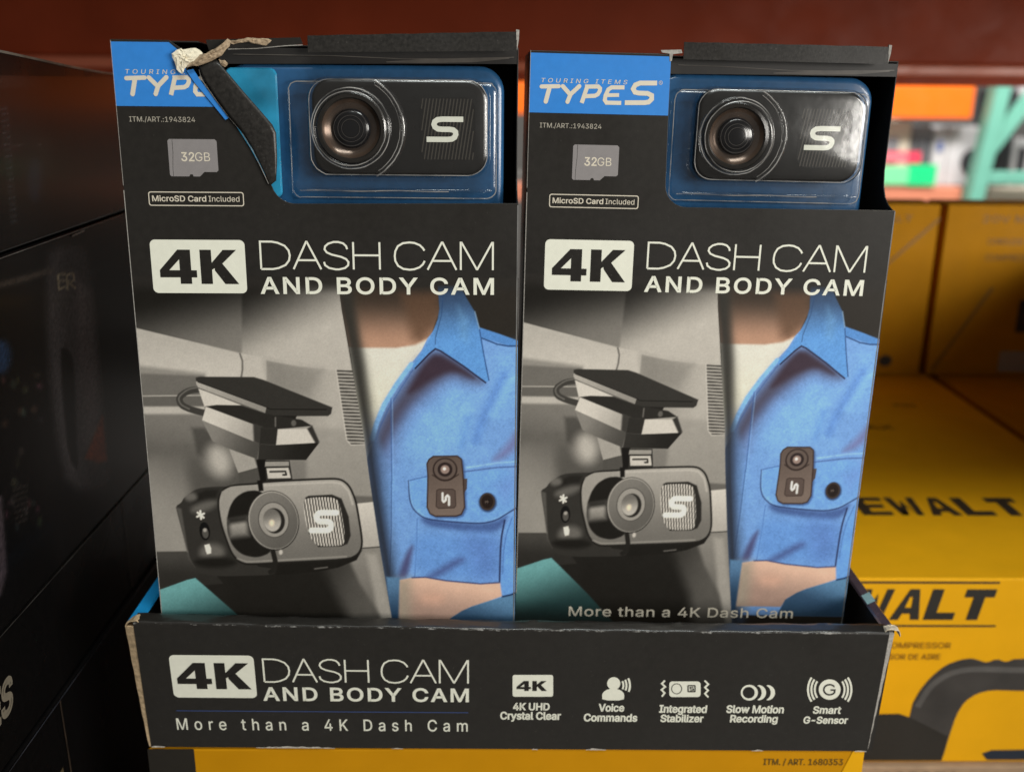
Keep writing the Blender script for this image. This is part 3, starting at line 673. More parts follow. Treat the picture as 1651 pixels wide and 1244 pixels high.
    A.c *= (1 + (0.012 * n1 + 0.012 * k_ + 0.010 * mott).ravel() + cloth * (0.035 * k_.ravel() + 0.016 * weave + 0.012 * mott.ravel()))[:, None]
    L = np.clip((lin(np.clip(A.c, 0, 255)) - 0.012) / K, 0.004, 0.85)
    me = bpy.data.meshes.new('photo_print')
    v = np.c_[U.ravel(), np.full(U.size, -0.07), 337 - V.ravel()] * MM
    i = np.arange(nu * nv).reshape(nv, nu); q = np.stack([i[1:, :-1], i[1:, 1:], i[:-1, 1:], i[:-1, :-1]], -1).reshape(-1, 4)
    me.vertices.add(len(v)); me.vertices.foreach_set('co', v.astype(np.float32).ravel())
    me.loops.add(q.size); me.loops.foreach_set('vertex_index', q.ravel().astype(np.int32))
    me.polygons.add(len(q)); me.polygons.foreach_set('loop_start', (np.arange(len(q)) * 4).astype(np.int32))
    me.update(calc_edges=True)
    at = me.color_attributes.new('print', 'FLOAT_COLOR', 'POINT')
    at.data.foreach_set('color', np.c_[L, np.ones(len(L))].astype(np.float32).ravel())
    me.materials.append(m_print); me.validate(); return me
print_mesh = paint_print()

# ------------------------------------------------------------------ setting: steel shelf deck, racks behind
g = Geo().box(-700, 1100, -60, 980, -262, -242)
tag(g.build('shelf_deck', m_steel, bevel=2), kind='structure')
g = Geo().box(-700, 1100, -10, 950, 432, 446)
tag(g.build('unseen_upper_deck', m_steel, bevel=2), kind='structure')  # unseen deck above the bay, added to shade the cartons below it
g = Geo().box(-3000, 5000, -3000, 6000, -1010, -1000)
tag(g.build('floor', m_concrete), kind='structure')

def rack_beam():
    r = empty('rack_beam', (200, 950, 320))
    tag(r, 'dark red steel rack beam running across behind the tops of the cartons', 'rack beam')
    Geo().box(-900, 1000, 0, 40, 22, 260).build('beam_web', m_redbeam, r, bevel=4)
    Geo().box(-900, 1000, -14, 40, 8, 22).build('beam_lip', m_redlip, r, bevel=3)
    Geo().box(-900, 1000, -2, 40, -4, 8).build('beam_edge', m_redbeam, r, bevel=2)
rack_beam()

def far_rack():
    r = empty('warehouse_rack', (1900, 3500, -1000))
    tag(r, 'blurred warehouse rack with teal upright, orange beam and faded orange shelf beam', 'rack')
    def b(name, m, x0, x1, y0, y1, z0, z1, bev=4): return Geo().box(x0 - 1900, x1 - 1900, y0 - 3500, y1 - 3500, z0 + 1000, z1 + 1000).build(name, m, r, bevel=bev)
    b('orange_beam', m_orange, -1200, 1985, 3490, 3540, 195, 318)
    b('shelf_beam', m_salmon, -1200, 1985, 3480, 3540, -128, -62)
    b('shelf_beam', m_cream, 2090, 3200, 3480, 3540, -128, -62)
    b('orange_beam', m_orange, 2240, 3200, 3500, 3540, 225, 318)
    g = Geo(); g.prism([(1968 - 1900, 870), (2024 - 1900, 870), (2092 - 1900, 1520), (2036 - 1900, 1520)], -120, -50); g.build('upright', m_teal, r, bevel=4)
    b('horizontal_brace', m_teal, 2032, 2900, 3400, 3440, -42, 5)
    g = Geo(); g.prism([(2042 - 1900, 1060), (2046 - 1900, 1150), (2225 - 1900, 1420), (2275 - 1900, 1420)], -110, -70); g.build('diagonal_brace', m_teal, r)
    b('deck', m_steel, -1200, 3200, 3545, 4100, -75, -66, 0)
far_rack()

def goods(name, label, cat, x0, x1, z0, z1, m, y0=3560, y1=3760, extra=None):
    r = empty(name, ((x0 + x1) / 2, y0, z0)); tag(r, label, cat)
    w = (x1 - x0) / 2
    Geo().box(-w, w, 0, y1 - y0, 0, z1 - z0).build('body', m, r, bevel=6)
    if extra: extra(r, w, z1 - z0)
    return r
def dark_slits(r, w, h):
    for k in range(3):
        x = -w + 2 * w * (k + .5) / 3; Geo().box(x - w * .16, x + w * .16, -6, 0, h * .02, h * .82).build('vent_slit', m_gooddark, r)
def grey_band(r, w, h):
    Geo().box(-w * .7, w * .7, -6, 0, h * .35, h * .75).build('front_panel', m_goodsgrey, r, bevel=4)
def blue_spot(r, w, h):
    Geo().box(-w * .5, w * .2, -5, 0, h * .62, h * .8).build('label_patch', mat('blue_label', (0.06, 0.10, 0.30), 0.6), r)
def round_door(r, w, h):
    Geo().loft([ring_at(ell(w * .15, h * .42, w * .55, w * .55, 32), -8), ring_at(ell(w * .15, h * .42, w * .55, w * .55, 32), 0)], cap0=True).build('door', m_gooddark, r)
goods('goods_carton', 'cream and grey carton on the far shelf, just right of the right package', 'carton', 1480, 1790, -64, 180, m_cream, extra=grey_band)
goods('goods_carton', 'grey carton with dark upright slits on the far shelf above the green sign', 'carton', 1792, 1880, -64, 160, m_goodsgrey, extra=dark_slits)
goods('goods_carton', 'white carton with a small blue patch on the far shelf', 'carton', 1882, 1942, -64, 150, m_goods, extra=blue_spot)
goods('washing_machine', 'white machine with round dark door directly left of teal upright', 'appliance', 1944, 2120, -64, 160, m_goods, extra=round_door)
goods('goods_carton', 'dark carton in the gap right of the teal upright', 'carton', 2125, 2195, -64, 300, m_gooddark)
goods('goods_carton', 'pale grey carton with slits at the right edge above the teal brace', 'carton', 2200, 2420, -64, 120, m_goods, extra=dark_slits)
goods('goods_carton', 'white carton high on the far rack beyond the diagonal brace', 'carton', 2205, 2500, 200, 330, m_goods, 3600, 3760)
Gx = Geo().box(1560, 1752, 3470, 3476, -46, 26)
r = empty('shelf_sign', (1700, 3470, -60)); tag(r, 'bright green shelf sign with a pale left half, below the red sign', 'sign')
Geo().box(-140, 62, 0, 6, 8, 76).build('pale_half', m_palegreen, r)
Geo().box(62, 170, 0, 6, 4, 84).build('green_half', m_green, r)
r = empty('shelf_sign', (1700, 3468, 30)); tag(r, 'small red shelf sign just above the green sign', 'sign')
Geo().box(-150, 100, 0, 6, 0, 42).build('sign_panel', m_redsign, r); Geo().box(-70, 50, -1.5, 0, 10, 30).build('pale_mark', mat('pink_mark', (0.7, 0.25, 0.28), 0.6), r)

# ------------------------------------------------------------------ yellow tool cartons
def rect(fl, x0, x1, z0, z1): return fl.poly([(x0, z0), (x1, z0), (x1, z1), (x0, z1)])
# heavy italic capitals, unit box each
BLK = {'D': [[(0, 0), (0, 1), (.36, 1), (.36, 0)], [(.36, 1), (.7, 1), (.95, .8), (1, .5), (.64, .5), (.6, .74), (.36, .78)], [(.36, 0), (.36, .22), (.6, .26), (.64, .5), (1, .5), (.95, .2), (.7, 0)]],
       'E': [[(0, 0), (0, 1), (.36, 1), (.36, 0)], [(.36, .8), (.36, 1), (1, 1), (1, .8)], [(.36, .4), (.36, .6), (.9, .6), (.9, .4)], [(.36, 0), (.36, .2), (1, .2), (1, 0)]],
       'W': [[(0, 1), (.25, 1), (.32, .42), (.36, 0), (.14, 0)], [(.14, 0), (.36, 0), (.5, .5), (.5, .85)], [(.5, .5), (.5, .85), (.64, 0), (.86, 0)][:3] + [(.64, 0)], [(.64, 0), (.86, 0), (1, 1), (.75, 1), (.68, .42)]],
       'A': [[(0, 0), (.3, 0), (.36, .2), (.45, .75), (.38, 1)], [(.38, 1), (.45, .75), (.55, .75), (.70, 1)], [(.55, .75), (.64, .2), (.70, 0), (1, 0), (.70, 1)], [(.36, .2), (.395, .4), (.605, .4), (.64, .2)]],
       'L': [[(0, 0), (0, 1), (.38, 1), (.38, 0)], [(.38, 0), (.38, .24), (1, .24), (1, 0)]],
       'T': [[(0, .74), (0, 1), (1, 1), (1, .74)], [(.31, 0), (.31, .74), (.69, .74), (.69, 0)]]}
def heavy(fl, word, x0, x1, z0, z1, shear=0.22, gap=0.16):
    n = len(word); w = (x1 - x0) / (n + gap * (n - 1))
    for i, ch in enumerate(word):
        xa = x0 + i * w * (1 + gap)
        for q in BLK[ch]: fl.poly([(xa + a * w + shear * (b - .0) * (z1 - z0), z0 + b * (z1 - z0)) for a, b in q])
    return fl
def carton(name, label, x0, x1, y0, y1, z0, z1, m, group=None, tilt=0.0):
    r = empty(name, (x0, y0, z0)); tag(r, label, 'carton', group)
    if tilt: r.rotation_euler = (0, tilt, 0)
    g = Geo().box(0, x1 - x0, 0, y1 - y0, 0, z1 - z0); g.build('carton_body', m, r, bevel=1.2)
    return r
def top_plane(h): return lambda x, z, y: (x, z, h + 0.25)
# under the tray
TILT = 0.0075
r = carton('tool_carton', 'yellow carton with a black left band directly under the display tray', -1, 357.5, 0.6, 112, -242, -1.6, m_yellow_shaded, 'yellow tool cartons')
rect(Flat(), 0.0, 23, 0.3, 240.4).build('black_band', m_yblack, r, y=-0.3)
fl = Flat(); fl.text('ITM. / ART. 1680353', 307, 347.2, 231.0, 3.6, bold=0.012); fl.map(lambda x, z: (x + 1, z - 0.004 * (x - 307))).build('item_lettering', mat('olive_print', (0.13, 0.075, 0.01), 0.5), r, y=-0.3)
Flat().poly([(348, 226), (353, 240.6), (358.3, 240.6), (358.3, 226)]).build('pale_corner_print', m_yellow_lit, r, y=-0.3)
# front right carton
r = carton('tool_carton', 'bright yellow carton with big black lettering and a printed tool handle, right of the tray', 367, 619.5, 122, 920, -104, 29, m_yellow_lit, 'yellow tool cartons')
fx = lambda x: x - 367
fz = lambda z: z + 104
fl = heavy(Flat(), 'DEWALT', fx(352), fx(476), fz(0.6), fz(21.8), 0.18, 0.13)
fl.clip((1, 0), (-1, 0)).build('large_lettering', m_yblack, r, y=-0.3)
fl = Flat(); rect(fl, 1, fx(480.5), fz(25.6), fz(27.0)); rect(fl, 1, fx(482.5), fz(-4.3), fz(-3.0)); fl.build('rule_lines', m_yblack, r, y=-0.3)
fl = Flat().text('AIR COMPRESSOR', fx(402), fx(456.5), fz(-19.4), 4.0, bold=0.02); fl.text('COMPRESOR DE AIRE', fx(396), fx(451), fz(-27.4), 3.8, bold=0.02)
fl.build('small_lettering', m_yolive, r, y=-0.3)
hd = [(437, -104 + 1.4), (437, -62), (441, -50), (447, -40), (455, -31.5), (464, -27.5), (471, -26.5), (476, -28), (481, -29.8), (487, -26.8), (493, -29.5), (499, -26.5), (540, -27), (580, -30), (580, -52), (503, -50), (487, -49.5), (478, -52), (471, -58), (467, -68), (464.5, -85), (462.5, -102.6)]
fl = Flat().poly(ch([(fx(a), fz(b)) for a, b in hd], 1)); fl.build('handle_print', m_ygrey, r, y=-0.3)
Flat().ribbon(ch([(fx(441), fz(-62)), (fx(447), fz(-47)), (fx(457), fz(-38)), (fx(470), fz(-34)), (fx(500), fz(-35)), (fx(575), fz(-36))], 2, False), 4).build('handle_sheen_print', mat('grey_handle_print', (0.10, 0.095, 0.09), .5, vary=.3, scale=30), r, y=-0.34)
Flat().poly([(fx(404), fz(-102.6)), (fx(406), fz(-72)), (fx(411), fz(-67.5)), (fx(430), fz(-67)), (fx(438), fz(-70)), (fx(464), fz(-84)), (fx(462.3), fz(-102.6))]).build('tool_body_print', m_yblack, r, y=-0.32)
Flat().poly([(fx(492), fz(-102)), (fx(488), fz(-97)), (fx(494), fz(-94.5)), (fx(570), fz(-93)), (fx(570), fz(-102))]).build('navy_strip_print', mat('navy_print', (0.012, 0.02, 0.035), 0.5), r, y=-0.32)
fl = heavy(Flat(), 'DEWALT', fx(405), fx(548), 92, 123, 0.0, 0.13); fl.build('top_lettering', m_yblack, r, plane=top_plane(133))
Flat().text('MAX', fx(480), fx(521), 272, 11, bold=0.03).build('top_small_lettering', m_yolive, r, plane=top_plane(133))
Flat().text('PSI', fx(545), fx(566), 336, 8, bold=0.02).build('top_small_lettering', m_yolive, r, plane=top_plane(133))
# its neighbour
r = carton('tool_carton', 'dim yellow carton whose top shows right of the dark diagonal gap', 629, 750, 122, 920, -104, 29, m_yellow_shaded, 'yellow tool cartons')
fl = heavy(Flat(), 'DEWALT', 10, 170, 92, 123, 0.0, 0.13); fl.build('top_lettering', m_yblack, r, plane=top_plane(133))
Flat().text('MAX', 60, 110, 232, 11, bold=0.03).build('top_small_lettering', m_yblack, r, plane=top_plane(133))
carton('tool_carton', 'unseen yellow carton added beyond the right edge of the view to shade its neighbours', 756, 900, -112, 545, -242, 168, m_yellow_shaded, 'yellow tool cartons')  # added out of view to block the side light from the rear cartons
# second layer at the back
r = carton('tool_carton', 'dim yellow carton with a dark round mark standing behind the right package', 405, 609.5, 563, 612, 29.5, 204.5, m_yellow_shaded, 'yellow tool cartons')
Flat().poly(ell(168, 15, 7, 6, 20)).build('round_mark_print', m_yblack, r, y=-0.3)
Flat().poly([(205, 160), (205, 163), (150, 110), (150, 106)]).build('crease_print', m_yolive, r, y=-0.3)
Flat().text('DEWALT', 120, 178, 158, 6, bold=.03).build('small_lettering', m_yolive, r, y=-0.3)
r = carton('tool_carton', 'dim yellow carton with a pale label standing at the right edge of the photo', 617, 850, 563, 612, 29.5, 204.5, m_yellow_shaded, 'yellow tool cartons')
fl = Flat(); fl.text('20V MAX', 36, 100, 158, 7, bold=.02); fl.text('CORDLESS COMPRESSOR', 44, 130, 136, 6, bold=.02); fl.text('COMPRESOR DE AIRE', 44, 130, 120, 6, bold=.02); fl.build('small_lettering', m_yolive, r, y=-0.3)
Flat().poly([(4, 6), (8, 6), (58, 92), (54, 92)]).build('crease_print', m_yolive, r, y=-0.3)
rect(Flat(), 74, 130, 4, 26).build('label_print', m_ypale, r, y=-0.32)
rect(Flat(), 86, 130, 46, 80).build('dark_print', m_ygrey, r, y=-0.32)
carton('gap_darkener', 'added black block that keeps the gap between the two rear yellow cartons dark', 540, 700, 616, 735, 29.5, 182, m_inside)  # added behind the gap so that it reads as dark
# brown carton below
r = carton('shipping_carton', 'plain brown corrugated carton at the lower right corner under the bright yellow one', 362, 748, 118, 920, -242, -104.4, m_tan)
Flat().text('02P87A', 60, 112, 124.5, 9.0, bold=0.03).build('stamp_lettering', mat('faded_stamp_print', (0.16, 0.11, 0.08), 0.8), r, y=-0.3)

# ------------------------------------------------------------------ glossy black cartons at the left
def side_plane(x): return lambda a, b, y: (x + 0.15 - y, a, b)
PL = [1.562115, -0.4609284, 94.26019, 0.2528954, -3.484741, 1203.013, 0.001945349, -0.0005979563, 1.0]
side_frame = hom(PL)
def side_print(parent, cy, cz, y0, y1, z0, z1, painter):
    st = 1.0; ny, nz = int((y1 - y0) / st) + 1, int((z1 - z0) / st) + 1
    Y, Z = np.meshgrid(np.linspace(y0, y1, ny), np.linspace(z0, z1, nz)); px, py = side_frame(Y.ravel(), Z.ravel())
    A = Art(px, py); A.c[:] = (11, 10, 10); painter(A)
    A.c *= 1 + 0.12 * rng.standard_normal((len(A.c), 1))
    L = np.clip(lin(np.clip(A.c, 0, 255)) / K, 0.002, 0.85)
    me = bpy.data.meshes.new('side_print'); i = np.arange(ny * nz).reshape(nz, ny)
    q = np.stack([i[:-1, :-1], i[:-1, 1:], i[1:, 1:], i[1:, :-1]], -1).reshape(-1, 4)
    me.from_pydata((np.c_[np.full(Y.size, .3), Y.ravel() - cy, Z.ravel() - cz] * MM).tolist(), [], q.tolist())
    at = me.color_attributes.new('print', 'FLOAT_COLOR', 'POINT'); at.data.foreach_set('color', np.c_[L, np.ones(len(L))].astype(np.float32).ravel())
    me.materials.append(m_sideprint); o = bpy.data.objects.new('side_print', me); col.objects.link(o); o.parent = parent
m_sideprint = m_print.copy(); m_sideprint.name = 'glossy_side_print'
_b = m_sideprint.node_tree.nodes['Principled BSDF']; _b.inputs['Roughness'].default_value = 0.22; _b.inputs['Specular IOR Level'].default_value = 0.06; _b.inputs['Coat Weight'].default_value = 0.02; _b.inputs['Coat Roughness'].default_value = 0.03
def left_carton(label, x, y0, y1, z0, z1, zr):
    r = empty('glossy_carton', (x, y0, z0)); tag(r, label, 'carton', 'dark cartons stacked at the left')
    d = y1 - y0; h = z1 - z0; hr = zr - z0
    g = Geo(); n = 12; rings = []
    for k in range(n + 1):
        t = k / n; zt = h + (hr - h) * t + (1.2 * math.sin(t * 9) if zr != z1 else 0); y = d * t
        rings.append([(0, y, 0), (0, y, zt), (-240, y, zt), (-240, y, 0)])
    g.loft(rings, True, True); g.build('carton_body', m_gloss, r, bevel=1.0); return r
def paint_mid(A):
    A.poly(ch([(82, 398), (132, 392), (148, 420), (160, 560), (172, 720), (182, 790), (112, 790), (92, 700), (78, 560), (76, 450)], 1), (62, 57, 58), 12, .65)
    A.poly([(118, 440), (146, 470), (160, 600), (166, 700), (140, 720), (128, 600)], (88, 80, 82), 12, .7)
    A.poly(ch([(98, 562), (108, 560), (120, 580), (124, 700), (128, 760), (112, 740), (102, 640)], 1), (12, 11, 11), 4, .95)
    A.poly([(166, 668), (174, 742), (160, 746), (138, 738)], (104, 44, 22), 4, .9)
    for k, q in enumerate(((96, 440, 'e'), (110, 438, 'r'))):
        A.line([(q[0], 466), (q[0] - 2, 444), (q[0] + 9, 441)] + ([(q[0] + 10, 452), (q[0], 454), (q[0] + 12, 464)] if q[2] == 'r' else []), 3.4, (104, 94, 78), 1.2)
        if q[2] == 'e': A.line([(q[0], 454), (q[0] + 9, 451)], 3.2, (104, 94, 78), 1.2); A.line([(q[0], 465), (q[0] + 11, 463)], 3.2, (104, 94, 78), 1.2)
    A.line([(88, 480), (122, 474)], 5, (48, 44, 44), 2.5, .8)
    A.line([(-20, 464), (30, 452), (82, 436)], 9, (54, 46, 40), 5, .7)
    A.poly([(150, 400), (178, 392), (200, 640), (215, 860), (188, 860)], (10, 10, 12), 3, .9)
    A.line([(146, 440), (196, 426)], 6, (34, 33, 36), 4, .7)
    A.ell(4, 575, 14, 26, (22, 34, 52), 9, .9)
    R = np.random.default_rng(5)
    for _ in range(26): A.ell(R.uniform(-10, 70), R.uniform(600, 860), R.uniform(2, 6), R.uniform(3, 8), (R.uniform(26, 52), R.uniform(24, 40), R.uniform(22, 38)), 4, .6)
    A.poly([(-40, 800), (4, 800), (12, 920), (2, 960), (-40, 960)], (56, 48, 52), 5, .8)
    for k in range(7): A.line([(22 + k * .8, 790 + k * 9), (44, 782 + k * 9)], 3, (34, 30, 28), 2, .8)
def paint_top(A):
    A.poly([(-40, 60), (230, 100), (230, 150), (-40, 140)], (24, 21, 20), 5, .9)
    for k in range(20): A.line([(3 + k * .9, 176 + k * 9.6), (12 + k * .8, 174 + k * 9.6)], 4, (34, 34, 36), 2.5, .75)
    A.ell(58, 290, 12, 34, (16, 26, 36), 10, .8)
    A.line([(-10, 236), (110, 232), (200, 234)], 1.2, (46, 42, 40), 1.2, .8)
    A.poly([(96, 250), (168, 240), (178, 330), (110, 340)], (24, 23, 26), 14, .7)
r = left_carton('top dark carton of the left stack, its pale worn rim nearest the red beam', -45, -60, 330, 243, 331.5, 312)
side_print(r, -60, 243, -36, 215, 245, 317, paint_top)
Flat().ribbon([(d_, 88.5 - 19.5 * d_ / 390 + (1.2 * math.sin(d_ / 390 * 9)) - .6) for d_ in np.linspace(1, 389, 40)], 1.1).build('worn_top_edge', mat('worn_film_edge', (0.13, 0.12, 0.10), .4, vary=.5, scale=60), r, plane=side_plane(.4))
r = left_carton('tall dark carton in the left stack with a grey shape and orange wedge print', -45, -60, 330, 84, 242, 242)
side_print(r, -60, 84, -36, 215, 85.5, 240.5, paint_mid)
fl = Flat().ribbon([(40, 157.2), (160, 157.2), (300, 157.2)], .5); fl.ribbon([(146, 155.6), (162, 156.2)], .9); fl.build('worn_top_edge', mat('film_seam_sheen', (0.05, 0.047, 0.045), .3, vary=.5, scale=60), r, plane=side_plane(.5))
r = left_carton('low dark carton at the left with slanted cream letters on its side', -45.5, -90, 330, 24, 83.3, 83.3)
fl = Flat(); fl.text('TYPES', 2, 57, 22, 15, bold=.06, shear=.25); fl.build('brand_lettering', m_lstext, r, plane=side_plane(0))
fl = Flat().ribbon([(2, 58.6), (200, 58.6), (330, 58.6)], .5); fl.build('worn_top_edge', mat('worn_seam', (0.03, 0.028, 0.026), .4, vary=.7, scale=50), r, plane=side_plane(.2))
Flat().ribbon([(203, 58), (203.5, 2)], .8).build('worn_corner_edge', mat('worn_kraft_edge', (0.045, 0.034, 0.026), .6, vary=.7, scale=60), r, plane=side_plane(.25))
r = left_carton('dark carton at the bottom left with a short dull gold stripe, below the cream letters', -44, -80, 330, -242, 23.4, 23.4)
fl = Flat(); fl.ribbon([(44, 226), (80, 228)], 4.0); fl.build('slanted_stripe_print', mat('dull_gold_print', (0.075, 0.052, 0.024), .5), r, plane=side_plane(0))
fl = Flat().ribbon([(2, 264.5), (200, 264.5), (330, 264.5)], .6); fl.build('worn_top_edge', mat('worn_blue_seam', (0.026, 0.028, 0.036), .4, vary=.7, scale=50), r, plane=side_plane(.2))
Flat().ribbon([(86, 264), (88, 180)], .9).build('worn_corner_edge', mat('worn_brown_edge', (0.035, 0.022, 0.013), .6, vary=.7, scale=60), r, plane=side_plane(.25))

# ------------------------------------------------------------------ display tray
tray = empty('display_tray', (0, 0, 0), [[math.cos(TILT), 0, math.sin(TILT)], [0, 1, 0], [-math.sin(TILT), 0, math.cos(TILT)]])
tag(tray, 'low black cardboard display tray with torn corners holding both camera packages', 'display tray')
LEAN = 6 / 71.0
def on_front(s, t, y=-0.2):
    n = math.hypot(1, LEAN); return (s, -LEAN * t / n + y, t / n)
# front panel with a rolled upper edge, slightly wavy
g = Geo(); rings = []; NS = 72
prof = [(0, 0, 0), (0, .25, 0), (0, .5, 0), (0, .75, 0), (0, .978, 0), (.12, .991, 1), (.5, .999, 1), (1.1, 1.002, 1), (2.6, 1.004, 1), (4.8, 1.010, 1), (6.8, 1.010, 1), (7.5, 1.0, 1), (7.7, .93, 1), (7.2, .5, 0), (5.4, .06, 0)]
def lip(f_): return 70.3 + 3.1 * (1 - f_) ** 2 + .6 * f_ * f_ + .12 * math.sin(f_ * 23) + .08 * math.sin(f_ * 61)
def front_y(t): return -LEAN * t
for k in range(NS + 1):
    f_ = k / NS; s_ = 1.2 + (358.6 - 1.2) * f_
    top = lip(f_)
    wob = 0.5 * math.sin(f_ * 13 + 1) * 0.5
    ring = []
    for dy, tz, roll in prof:
        z = tz * top; y = front_y(min(z, top)) + dy + (wob * (dy / 7) if roll else 0)
        wx = (f_ - .5) * 2 * (0.0 + 2.0 * 0)       # panel stays rectangular
        ring.append((s_ + wx, y, z + (0.25 * math.sin(f_ * 97 + dy) if roll and dy > 1 else 0)))
    rings.append(ring)
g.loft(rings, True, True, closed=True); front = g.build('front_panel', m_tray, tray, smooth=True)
wear_glint = front.data.attributes.new('wear_glint', 'FLOAT', 'POINT')  # weights both the wear and the painted highlight along the lip crease
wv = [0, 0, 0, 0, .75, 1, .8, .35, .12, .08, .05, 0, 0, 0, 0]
wear_glint.data.foreach_set('value', np.array([wv[i % len(prof)] for i in range(len(front.data.vertices))], np.float32))
for p in front.data.polygons: p.use_smooth = True
md = front.modifiers.new('edge', 'EDGE_SPLIT'); md.split_angle = math.radians(50)
# side walls, back and floor
def wall(x0, x1, mi_top, name, taper):
    g = Geo(); y0, y1, z1 = 0.4, 110, 70.0
    lp = [(x0 + (4.4 if taper else 0), 0), (x0, z1 - .8), (x0 + .8, z1), (x1 - .8, z1), (x1, z1 - .8), (x1 - (0 if taper else 2.4), 0)]
    rg = [[(x, y, z) for x, z in lp] for y in (y0, y1)]
    g.loft(rg, True, True); o = g.build(name, [m_tray, mi_top], tray)
    for p in o.data.polygons:
        if p.normal.z > .5: p.material_index = 1
    return o
wall(-4.6, 2.6, m_bluetop, 'side_wall', 1)
m_purple = mat('dark_purple_gloss', (0.055, 0.04, 0.055), 0.22, 0.6, coat=0.5, vary=0.3, scale=80)
wall(357.6, 363.6, m_purple, 'side_wall', 0)
Flat().poly([(357.9, 22), (357.9, 31), (363.4, 35), (363.4, 26)]).build('pale_reflection_patch', mat('pale_cyan_gloss', (0.25, 0.42, 0.45), 0.25, coat=.5), tray, plane=lambda a, b, y: (a, b, 70.15))  # reflection on the wall top, drawn as a flat pale cyan patch
Geo().box(-4, 363, 110.2, 111.6, 0, 70).build('back_wall', m_tray, tray)
Geo().box(3, 357, 1, 109.8, -0.55, -0.1).build('tray_floor', m_inside, tray)
# artwork on the front
def TP(*pts): return [face_t(*p) for p in pts]
b0 = TP((274, 1054.8), (411, 1056), (278.6, 1122.8), (412.6, 1124.6))
bx0, bx1 = (b0[0][0] + b0[2][0]) / 2, (b0[1][0] + b0[3][0]) / 2; bz0, bz1 = (b0[2][1] + b0[3][1]) / 2, (b0[0][1] + b0[1][1]) / 2
pb = Flat().poly(rr(bx0, bz0, bx1, bz1, 2.6)).build('title_badge', m_white, tray, plane=on_front)
k0 = TP((288, 1109), (402, 1068)); four_k(Flat(), k0[0][0], k0[1][0], k0[0][1], k0[1][1]).build('badge_lettering', m_black, pb, plane=lambda s, t, y: on_front(s, t, -0.3))
q = TP((425.5, 1098.5), (756, 1062), (757, 1104)); zb = TP((590, 1100.5))[0][1]; zt = TP((590, 1061.8))[0][1]
fl = thin_title(Flat(), None, q[0][0] + .4, q[1][0] - .4, zb + .4, zt - .4, 0.85); fl.build('title_lettering', m_white, tray, plane=on_front)
q = TP((425, 1127), (756, 1131)); zb = TP((590, 1129))[0][1]; zt = TP((590, 1108.5))[0][1]
Flat().text('AND BODY CAM', q[0][0], q[1][0], zb, zt - zb, bold=0.035, gap=1.12).build('subtitle_lettering', m_white, tray, plane=on_front)
q = TP((284, 1142.5), (755, 1150)); Flat().ribbon([(q[0][0], (q[0][1] + q[1][1]) / 2), (q[1][0], (q[0][1] + q[1][1]) / 2)], 0.42).build('rule_line', m_bluedark, tray, plane=on_front)
q = TP((286, 1174), (754, 1180)); zb = TP((520, 1176.5))[0][1]; zt = TP((520, 1158.5))[0][1]
Flat().text('More than a 4K Dash Cam', q[0][0], q[1][0], zb, zt - zb, bold=0.008, gap=1.5).build('tagline_lettering', m_white, tray, plane=on_front)
def caption(lines):
    fl = Flat()
    for s_, x0, x1, yb, yt in lines:
        a, b_, c_ = TP((x0, yb), (x1, yb), ((x0 + x1) / 2, yt)); zb = (a[1] + b_[1]) / 2
        fl.text(s_, a[0], b_[0], zb, c_[1] - zb, bold=0.046)
    return fl
caption([('4K UHD', 827, 886, 1143.5, 1132.5), ('Crystal Clear', 806.5, 904, 1158.5, 1147)]).build('caption_lettering', m_white, tray, plane=on_front)
caption([('Voice', 965, 1006, 1145.5, 1134), ('Commands', 941, 1027, 1161.5, 1150)]).build('caption_lettering', m_white, tray, plane=on_front)
caption([('Integrated', 1062.5, 1139, 1147.5, 1136), ('Stabilizer', 1064.5, 1133.5, 1162.5, 1151.5)]).build('caption_lettering', m_white, tray, plane=on_front)
caption([('Slow Motion', 1170.5, 1263, 1148, 1136.5), ('Recording', 1176.5, 1253, 1163, 1152)]).build('caption_lettering', m_white, tray, plane=on_front)
caption([('Smart', 1310, 1355, 1149, 1138), ('G-Sensor', 1294.5, 1366, 1165, 1154.5)]).build('caption_lettering', m_white, tray, plane=on_front)
def icon(shape): return shape.map(lambda x, y: face_t(x, y))
def IF(): return Flat()
fl = IF().poly([(x, y) for x, y in rr(826.5, 1087, 891.8, 1122, 3.5)]); ib = icon(fl).build('resolution_icon', m_white, tray, plane=on_front)
fl = four_k(IF(), 833, 882, -1112.5, -1096.5); fl.map(lambda x, y: face_t(x, -y)).build('icon_lettering', m_black, ib, plane=lambda s, t, y: on_front(s, t, -0.3))
fl = IF().poly(ell(989.5, 1100.8, 10.6, 10.2)); fl.poly([(971, 1126)] + ell(988.6, 1120, 17.8, 11, 16, 180, 360) + [(1006, 1126), (998, 1128), (980, 1128)])
for rr_, w in ((16, 3.0), (21, 3.0), (26.5, 3.2)): fl.ribbon(ell(989, 1104, rr_, rr_, 12, -26, 22), w)
icon(fl).build('voice_icon', m_white, tray, plane=on_front)
fl = IF().poly(rr(1079, 1097.5, 1129.5, 1122.5, 5))
for x0 in (1066, 1135):
    fl.ribbon([(x0 + 6, 1096), (x0 + 1, 1101), (x0 + 6.5, 1106), (x0 + .5, 1111), (x0 + 5.5, 1116), (x0 + 1, 1122)] if x0 < 1100 else [(x0 + 1, 1096), (x0 + 7, 1102), (x0 + 1.5, 1107), (x0 + 6.5, 1112), (x0 + 1.5, 1117), (x0 + 7, 1123)], 2.8)
si = icon(fl).build('stabilizer_icon', m_white, tray, plane=on_front)
